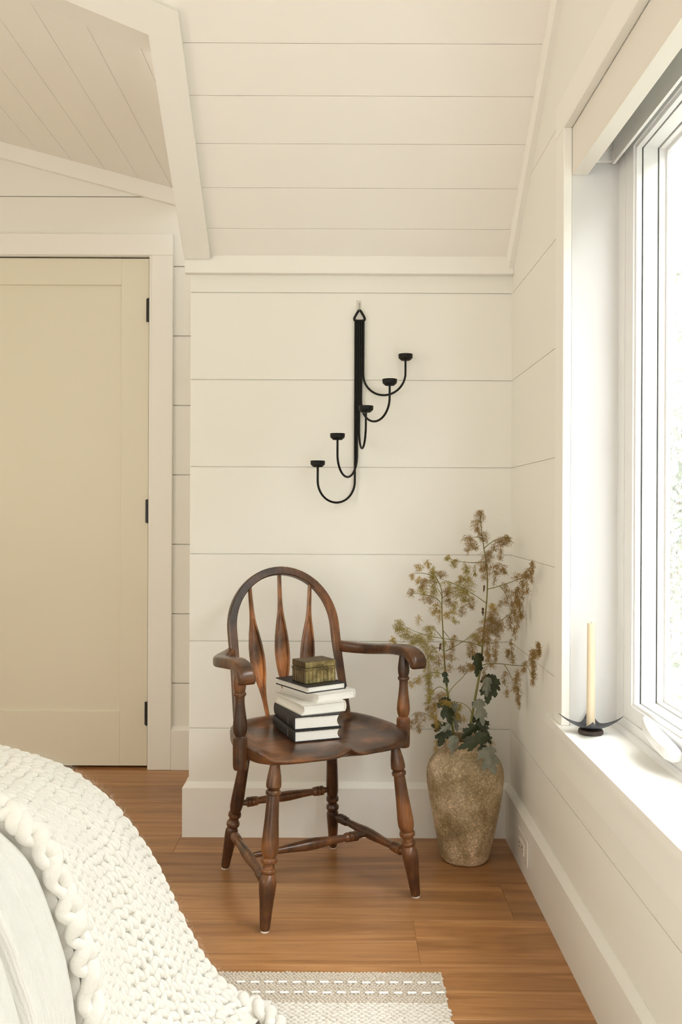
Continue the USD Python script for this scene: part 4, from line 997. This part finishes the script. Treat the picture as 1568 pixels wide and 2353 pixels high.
LAB = {'A': 'tall dried plume poppy stem, the taller one reaching up in the middle of the vase', 'B': 'shorter dried plume poppy stem on the side of the vase nearest the chair'}
for key in 'AB':
    D = PLANT[key]
    o = np.array(D['stem'][0]) - [0, 0, 0.10]
    sp = thing('plume_poppy_stem', LAB[key], 'flower stem', o)
    st_ = np.array(D['stem']) - o
    st_ = np.vstack([st_[0] + (0.4 * (st_[0] - st_[1]) + [0, 0, -0.10]), st_])
    c = spline(st_, 70)
    part(sp, 'stem', tube(c, np.interp(np.linspace(0, 1, 70), [0, .3, 1], [.0042, .0036, .0009]), 10), 'stem_green', True)
    for b_ in D['branches']:
        part(sp, 'branch', tube(spline(np.array(b_) - o, 24), np.linspace(.0013, .0005, 24), 6), 'stem_green', True)
    for (x_, y_, z_, rx, rz, kind, n_) in D['plumes']:
        m = plume(np.array([x_, y_, z_]) - o, rx * 1.1, rz * 1.08, int(n_ * 2.0))
        v = m.vertices + o                                # keep off the walls
        v[:, 0] = np.minimum(v[:, 0], WR - 0.003 + 0 * v[:, 0])
        v[:, 1] = np.minimum(v[:, 1], WB - 0.004)
        m.vertices = v - o
        part(sp, 'plume', m, ['husk_brown', 'husk_olive', 'husk_yellow'][kind])
    for (b_, t_, w_, front) in D['leaves']:
        part(sp, 'leaf', leaf(np.array(b_) - o, np.array(t_) - o, w_, front), 'leaf_green' if w_ > 0.012 else 'leaf_dry', True)

# ------------------------------------------------------------------ rug
RX0, RX1, RY0, RY1 = -1.9, 0.2315, 0.35, 1.995
rug = thing('woven_rug', 'flat woven rug in cream and taupe with dashed white stitching', 'rug', (RX1 - 0.4, RY1 - 0.5, 0))
ro = np.array([RX1 - 0.4, RY1 - 0.5, 0])
part(rug, 'backing', [b__ for b__ in [box(RX0 - ro[0], RX1 - 0.002 - ro[0], RY0 - ro[1], RY1 - 0.002 - ro[1], 0, 0.0065)]], 'rug_base')


def knots(x0, x1, y0, y1, dx, dy, hz, seed, fill=1.0):
    """Rounded yarn knots in offset rows."""
    r = np.random.default_rng(seed)
    ny, nx = int(round((y1 - y0) / dy)), int(round((x1 - x0) / dx))
    gy, gx = np.meshgrid(np.arange(ny), np.arange(nx), indexing='ij')
    cx_ = x0 + (gx + 0.5 + 0.5 * (gy % 2)) * dx + r.normal(0, dx * 0.07, gx.shape)
    cy_ = y0 + (gy + 0.5) * dy + r.normal(0, dy * 0.06, gx.shape)
    keep = (cx_ < x1 - dx * 0.3)
    c = np.stack([cx_[keep], cy_[keep], np.full(keep.sum(), 0.0065)], 1)
    base = trimesh.creation.icosphere(1)
    bv = base.vertices.copy()
    bv = bv[:, :]
    s = np.stack([r.uniform(.46, .56, len(c)) * dx * fill, r.uniform(.44, .54, len(c)) * dy * fill, r.uniform(.8, 1.15, len(c)) * hz], 1)
    ang = r.normal(0, 0.15, len(c))
    v = bv[None] * s[:, None]
    ca, sa = np.cos(ang)[:, None], np.sin(ang)[:, None]
    v = np.stack([v[..., 0] * ca - v[..., 1] * sa, v[..., 0] * sa + v[..., 1] * ca, v[..., 2]], -1) + c[:, None]
    f = base.faces[None] + (np.arange(len(c)) * len(bv))[:, None, None]
    return trimesh.Trimesh(v.reshape(-1, 3), f.reshape(-1, 3), process=False)


KX0 = -0.62
k1 = knots(KX0 - ro[0], RX1 - ro[0], 1.872 - ro[1], RY1 - ro[1], 0.0088, 0.0068, 0.0042, 1)
part(rug, 'taupe_weave', k1, 'rug_taupe', True, kind='stuff', label='taupe basket-weave end of the rug')
k2 = knots(KX0 - ro[0], RX1 + 0.001 - ro[0], 1.42 - ro[1], 1.872 - ro[1], 0.0145, 0.0075, 0.0050, 2)
part(rug, 'cream_weave', k2, 'rug_white', True, kind='stuff', label='chunky cream weave in the middle of the rug')
st_m = trimesh.creation.capsule(0.0145, 0.0032, count=[8, 8])
st_m.apply_transform(trimesh.transformations.rotation_matrix(math.pi / 2, [0, 1, 0]))
st_m.apply_translation([-st_m.bounds.mean(0)[0], 0, 0])
st_m.apply_scale([1, 1, 0.8])
for row, yy in enumerate((1.947, 1.905)):
    for i in range(15):
        m = st_m.copy()
        m.apply_translation((0.212 - 0.0305 * i + (0.006 if row else 0) - ro[0], yy + float(rng.normal(0, .0007)) - ro[1], 0.0108))
        part(rug, 'stitch', m, 'stitch_white', True)

# ------------------------------------------------------------------ coverlet and knitted throw over the bed's corner
NEAR = np.array([(-1.25, .600), (-.80, .600), (-.62, .600), (-.56, .597), (-.513, .5866), (-.4833, .5638), (-.447, .518), (-.4138, .436), (-.3938, .370), (-.3769, .270), (-.366, .16), (-.355, .06), (-.335, .026), (-.29, .022)])
FAR = np.array([(-1.35, .575), (-1.0, .572), (-.80, .563), (-.709, .5536), (-.609, .5286), (-.4817, .4475), (-.3996, .3345), (-.3081, .1672), (-.2625, .0948), (-.2224, .052), (-.185, .032), (-.14, .026)])


def prof(p, n):
    s = np.r_[0, np.cumsum(np.linalg.norm(np.diff(p, axis=0), axis=1))]
    return PchipInterpolator(s, p)(np.linspace(0, s[-1], n)), s[-1]


Y_N, Y_F = 1.34, 1.845


def sheet(p, nx, ny):
    """Triangles of a grid of points (ny, nx, 3)."""
    i = np.arange(nx * ny).reshape(ny, nx)
    a, b, c, d = i[:-1, :-1].ravel(), i[:-1, 1:].ravel(), i[1:, 1:].ravel(), i[1:, :-1].ravel()
    return np.vstack([np.stack([a, b, c], 1), np.stack([a, c, d], 1)])


def normals_of(p):
    du, dv = np.gradient(p, axis=1), np.gradient(p, axis=0)
    n = np.cross(du, dv)
    n /= np.maximum(np.linalg.norm(n, axis=2, keepdims=True), 1e-12)
    if n[n.shape[0] // 3, n.shape[1] // 2, 2] < 0:
        n = -n
    return n


NU, NV = 360, 760
pn, ln = prof(NEAR, NV)
pf, lf = prof(FAR, NV)
u = np.linspace(-0.035, 1.05, NU)
U_, V_ = np.meshgrid(u, np.linspace(0, 1, NV))
uc = np.clip(U_, 0, 1)
mix_ = uc ** 1.15
xz = pn[:, None] * (1 - mix_[..., None]) + pf[:, None] * mix_[..., None]
base = np.stack([xz[..., 0], Y_N + (Y_F - Y_N) * U_, xz[..., 1]], -1)
N_b = normals_of(base)
if N_b[200, 180, 2] < 0:
    N_b = -N_b
# rolled edges
ed = np.where(U_ < 0, -U_ / 0.035, np.where(U_ > 1, (U_ - 1) / 0.05, 0))
ctr = np.where(U_ < 0.5, 1, -1)
pos = base - N_b * (0.030 * (1 - np.sqrt(np.maximum(0, 1 - ed ** 2))))[..., None]
pos[..., 1] = Y_N + (Y_F - Y_N) * np.clip(U_, -0.006, 1.025)
# soft folds
len_m = (ln + lf) / 2
wx, wy = U_ * 0.505, V_ * len_m
pos = pos + N_b * (0.010 * np.sin(U_ * 9 + 1.0) * np.clip(V_ * 2.2 - 0.7, 0, 1) * np.sin(np.pi * uc) + 0.012 * (fbm(np.stack([wx * 7, wy * 5, 0 * wx], -1), 3, 9) - .5) * np.sin(np.pi * np.clip(uc, .05, .95)))[..., None]


pos0 = pos.copy()
pos = pos + N_b * ((0.0035 * (fbm(np.stack([wx * 40, wy * 40, 0 * wx], -1), 3, 2) - .5) - 0.004) * np.clip(1.0 - ed, 0, 1))[..., None]
pos[..., 2] = np.maximum(pos[..., 2], 0.012)
to = np.array([-0.30, 1.60, 0.0])
TH = thing('knit_throw', 'chunky knitted cream wool throw draped over the bed corner down to the rug', 'blanket', to)
tri_ = sheet(pos, NU, NV)
Tv = np.gradient(pos0, axis=0)
Tv /= np.linalg.norm(Tv, axis=2, keepdims=True)
Tu = np.cross(Tv, N_b)
Tu *= np.sign(Tu[300, 180, 1])


def at_uv(x, y, f):
    """Values of a grid at fabric coordinates (metres across, metres along)."""
    iu = np.clip(np.round(((x / 0.505) + 0.035) / 1.085 * (NU - 1)).astype(int), 0, NU - 1)
    iv = np.clip(np.round(y / len_m * (NV - 1)).astype(int), 0, NV - 1)
    return f[iv, iu]


CW, RH = 0.0300, 0.0225
cs_, rs_, ss_ = np.meshgrid(np.arange(16), np.arange(int(0.26 / RH), int(len_m * 0.985 / RH)), [-1, 1], indexing='ij')
cs_, rs_, ss_ = cs_.ravel(), rs_.ravel(), ss_.ravel()
ns = len(cs_)
sx0, sy0 = 0.027 + (cs_ + .5 + ss_ * .25) * CW, (rs_ + .5) * RH
wob = 0.030 * (fbm(np.stack([sx0 * 6, sy0 * 5, 5 + 0 * sx0], -1), 3, 51) - .5)
sx = sx0 + wob + rng.normal(0, .0011, ns)
sy = sy0 + 0.9 * wob + rng.normal(0, .0016, ns) + 0.006 * np.sin(sx0 * 25)
felt = np.clip(fbm(np.stack([sx * 5, sy * 3.2, 3 + 0 * sx], -1), 3, 21) * 2.6 - 0.75 + 0.35 * (sy / len_m - .5), 0, 1)     # 0 matted flat, 1 plump
th = ss_ * (0.58 + rng.normal(0, .16, ns))
o_, n_, tv_, tu_ = (at_uv(sx, sy, f) for f in (pos0, N_b, Tv, Tu))
la = tv_ * np.cos(th)[:, None] + tu_ * np.sin(th)[:, None] * -1 + n_ * 0.24
la /= np.linalg.norm(la, axis=1, keepdims=True)
lb = np.cross(n_, la)
lb /= np.linalg.norm(lb, axis=1, keepdims=True)
lc = np.cross(la, lb)
ra = 0.0165 * rng.uniform(.85, 1.2, ns)
rb_ = (0.0080 + 0.0012 * (1 - felt)) * rng.uniform(.85, 1.15, ns)
rc = (0.0066 + 0.0028 * felt) * rng.uniform(.9, 1.1, ns)
ctr_ = o_ + n_ * (-0.0048 + 0.0040 * felt)[:, None]
ico = trimesh.creation.icosphere(2)
iv_ = ico.vertices
iv_ = np.c_[iv_[:, 0] * (1 - 0.10 * iv_[:, 0]), iv_[:, 1] * (1 - .22 * iv_[:, 0]), iv_[:, 2]]
vv = ctr_[:, None] + iv_[None, :, :1] * (ra[:, None] * la)[:, None] + iv_[None, :, 1:2] * (rb_[:, None] * lb)[:, None] + iv_[None, :, 2:] * (rc[:, None] * lc)[:, None]
vv = vv.reshape(-1, 3)
vv += np.repeat(n_, len(iv_), 0) * (0.0026 * (fbm(vv * 130, 3, 4) - .5))[:, None]
vv[:, 2] = np.maximum(vv[:, 2], 0.012)
ff = (ico.faces[None] + (np.arange(ns) * len(iv_))[:, None, None]).reshape(-1, 3)
part(TH, 'stitches', trimesh.Trimesh(vv - to, ff, process=False), 'wool', True, kind='stuff', label='plump knitted V-stitches')
# thick plaited border along the near edge
tt_ = np.linspace(0.20, 0.985, 620) * len_m
eb = at_uv(np.full(620, 0.006), tt_, pos0)
en, eu, ev = (gaussian_filter1d(at_uv(np.full(620, 0.006), tt_, f), 6, axis=0) for f in (N_b, Tu, Tv))
eb = gaussian_filter1d(eb, 5, axis=0)
for k in range(3):
    w0 = tt_ / 0.118 * 2 * np.pi + k * 2 * np.pi / 3 + 0.9 * np.sin(tt_ * 9) + 0.5 * np.sin(tt_ * 31 + k)
    off_ = eu * (0.0125 * np.sin(w0))[:, None] + en * (0.0060 + 0.0080 * np.cos(2 * w0))[:, None]
    rad = 0.0112 * (1 + 0.20 * np.sin(2 * w0 + 0.6) + 0.13 * np.sin(tt_ * 130 + 2 * k))
    c = eb + off_
    c[:, 2] = np.maximum(c[:, 2], 0.024)
    m = tube(c - to, rad, 16)
    nv = m.vertices
    m.vertices = nv + m.vertex_normals * (0.0030 * (fbm(nv * 120, 3, 7 + k) - .5))[:, None]
    part(TH, 'border_strand', m, 'wool', True)
part(TH, 'knitted_fabric', trimesh.Trimesh(pos.reshape(-1, 3) - to, tri_, process=False), 'wool', True)
# loose yarn ends and loops on the rug
hem = spline(np.array([(-.255, 1.842, .040), (-.215, 1.838, .034), (-.178, 1.822, .031), (-.145, 1.792, .027), (-.118, 1.752, .026), (-.095, 1.70, .026), (-.080, 1.63, .026)]) - to, 110)
tw_ = np.linspace(0, 1, 110)
for k in range(2):
    ph_ = tw_ * 24 + k * math.pi
    c = hem + np.stack([0.008 * np.cos(ph_), 0.006 * np.cos(ph_), 0.0065 * np.sin(ph_)], 1)
    c[:, 2] = np.maximum(c[:, 2], 0.0225)
    rad = 0.0115 * (1 + 0.13 * np.sin(tw_ * 61 + k) + 0.08 * np.sin(tw_ * 137)) * np.interp(tw_, [0, .05, .95, 1], [.6, 1, .9, .4])
    part(TH, 'hem_strand', tube(c, rad, 14), 'wool', True)
# wool fuzz
fz = UsdGeom.BasisCurves.Define(stage, path_of(TH) + '/wool_fuzz')
nf = 4500
iu = np.where(rng.random(nf) < 0.55, NU - 1 - (rng.random(nf) ** 2 * 46).astype(int), rng.integers(0, NU, nf))
iv = rng.integers(200, NV - 20, nf)
a0 = pos0[iv, iu] + N_b[iv, iu] * 0.003 - to
nn_ = N_b[iv, iu] + rng.normal(0, .5, (nf, 3))
nn_ /= np.linalg.norm(nn_, axis=1, keepdims=True)
ln_ = rng.uniform(.002, .0075, (nf, 1)) * np.where(rng.random((nf, 1)) < .06, 2.0, 1.0)
cu = rng.normal(0, .9, (nf, 3))
pts = np.stack([a0, a0 + nn_ * ln_ * .35, a0 + nn_ * ln_ * .7 + cu * ln_ * .2, a0 + nn_ * ln_ + cu * ln_ * .5], 1)
fz.CreateTypeAttr('cubic')
fz.CreateBasisAttr('catmullRom')
fz.CreateWrapAttr('pinned')
fz.CreateCurveVertexCountsAttr(Vt.IntArray.FromNumpy(np.full(nf, 4, np.int32)))
fz.CreatePointsAttr(Vt.Vec3fArray.FromNumpy(pts.reshape(-1, 3).astype(np.float32)))
fz.CreateWidthsAttr([0.00009])
fz.SetWidthsInterpolation('constant')
UsdShade.MaterialBindingAPI.Apply(fz.GetPrim()).Bind(ML['wool'])
fz.GetPrim().SetCustomDataByKey('kind', 'stuff')

# crinkled gauze coverlet, two layers with pleats
NC, NR = 420, 420
pc, lc = prof(NEAR, NR)
yy = np.linspace(0.35, 1.43, NC)
YY, VV = np.meshgrid(yy, np.linspace(0, 1, NR))
cb = np.stack([np.repeat(pc[:, :1], NC, 1), YY, np.repeat(pc[:, 1:], NC, 1)], -1)
N_c = normals_of(cb)
if N_c[150, 200, 2] < 0:
    N_c = -N_c
sgm = lambda x: 1 / (1 + np.exp(-x))
side_ = sgm((VV - 0.50) * 14)                               # the pleats open below the bed's edge
yp = YY + 0.03 * (VV - 0.5)
pleat = 0.016 * sgm((yp - 1.165) / .004) * np.exp(-np.clip(yp - 1.165, 0, None) / .10) - 0.030 * np.exp(-((yp - 1.158) / .009) ** 2) + 0.008 * sgm(-(yp - 1.15) / .004) * np.exp(-np.clip(1.15 - yp, 0, None) / .08)
pleat += 0.010 * np.sin(yp * 21) * sgm(-(yp - 1.02) * 30)
arc = VV * lc
cr = fbm(np.stack([YY * 120, arc * 7, 0 * YY], -1), 4, 31) - .5          # lengthwise crinkles
off = -0.013 + pleat * (0.25 + 0.75 * side_) + 0.0060 * cr + 0.004 * (fbm(np.stack([YY * 14, arc * 8, 0 * YY], -1), 3, 5) - .5)
off -= 0.034 * sgm((YY - 1.338) / .006)                                   # slips in under the throw
cp_ = cb + N_c * off[..., None]
cp_[..., 2] = np.maximum(cp_[..., 2], 0.0125)
co = np.array([-0.40, 1.0, 0.0])
CV = thing('bed_coverlet', 'white crinkled gauze coverlet with a deep pleat hanging over the bed side', 'bedspread', co)
part(CV, 'fabric', trimesh.Trimesh(cp_.reshape(-1, 3) - co, sheet(cp_, NC, NR), process=False), 'gauze', True)

# ------------------------------------------------------------------ garden beyond the window
GH = thing('garden_house', 'pale house wall and eave seen at the edge of the window glass', 'house', (5.0, 10.4, -0.42))
part(GH, 'wall', box(-1.5, 5.0, 0.3, 4.3, 0, 5.2), 'eave_paint')
part(GH, 'eave', [framed(extrude(sg.Polygon([(-2.1, 3.9), (5.6, 6.6), (5.6, 6.8), (-2.1, 4.1)]), 5.0), (0, 4.6, 0), X, Z, -Y)], 'eave_paint')
part(GH, 'post', cbox(-1.95, -1.8, -0.3, -0.15, 0, 4.0, 0.01), 'eave_paint')


def leafage(p, size, r):
    n = len(p)
    d = r.normal(size=(n, 3))
    d /= np.linalg.norm(d, axis=1, keepdims=True)
    e = np.cross(d, r.normal(size=(n, 3)))
    e /= np.linalg.norm(e, axis=1, keepdims=True)
    L = size * r.uniform(.6, 1.3, (n, 1))
    v = np.stack([p, p + d * L * .5 + e * L * .22, p + d * L, p + d * L * .5 - e * L * .22], 1).reshape(-1, 3)
    f = (np.array([[0, 1, 2], [0, 2, 3]])[None] + (np.arange(n) * 4)[:, None, None]).reshape(-1, 3)
    return trimesh.Trimesh(v, f, process=False)


r9 = np.random.default_rng(77)
HG = thing('garden_hedge', 'tall clipped pale green hedge running outside the window', 'hedge', (2.9, 2.0, -0.42))
HL = 7.6
g1 = np.linspace(-HL, HL - 3.0, 160)
ring_ = []
for y_ in g1:
    top = 3.25 + 0.16 * math.sin(y_ * 2.1) + 0.10 * math.sin(y_ * 5.3)
    w_ = 0.36 + 0.05 * math.sin(y_ * 3.7)
    ring_.append([(-w_, y_, 0), (w_, y_, 0), (w_, y_, top - .25), (w_ * .6, y_, top), (-w_ * .6, y_, top), (-w_, y_, top - .25)])
part(HG, 'core', loft(ring_), 'garden_leaf')
n9 = 26000
py = r9.uniform(-HL, HL - 3.0, n9)
pz = r9.uniform(0.02, 3.35, n9)
px = -0.36 - np.abs(r9.normal(0, .07, n9))
topm = r9.random(n9) < .2
px[topm] = r9.uniform(-.4, .4, topm.sum())
pz[topm] = 3.2 + r9.normal(0, .1, topm.sum())
part(HG, 'foliage', leafage(np.stack([px, py, pz], 1), 0.085, r9), 'garden_leaf', kind='stuff')


def shrub(name, label, x, y, w, h, n, seed):
    r = np.random.default_rng(seed)
    s = thing(name, label, 'shrub', (x, y, -0.42))
    p = r.normal(size=(n, 3))
    p /= np.linalg.norm(p, axis=1, keepdims=True)
    p = p * (r.random((n, 1)) ** 0.45) * [w, w, h * .52] + [0, 0, h * .55]
    part(s, 'foliage', leafage(p, 0.075, r), 'garden_leaf', kind='stuff')
    for k in range(4):
        t = tube(spline([(0, 0, 0), (r.normal(0, w * .15), r.normal(0, w * .15), h * .3), (r.normal(0, w * .3), r.normal(0, w * .3), h * .75)], 12), np.linspace(.035, .01, 12), 8)
        part(s, 'branch', t, 'garden_bark', True)


shrub('garden_shrub', 'leafy pale green shrub past the end of the hedge outside the window', 3.05, 8.1, 0.62, 2.9, 6500, 41)
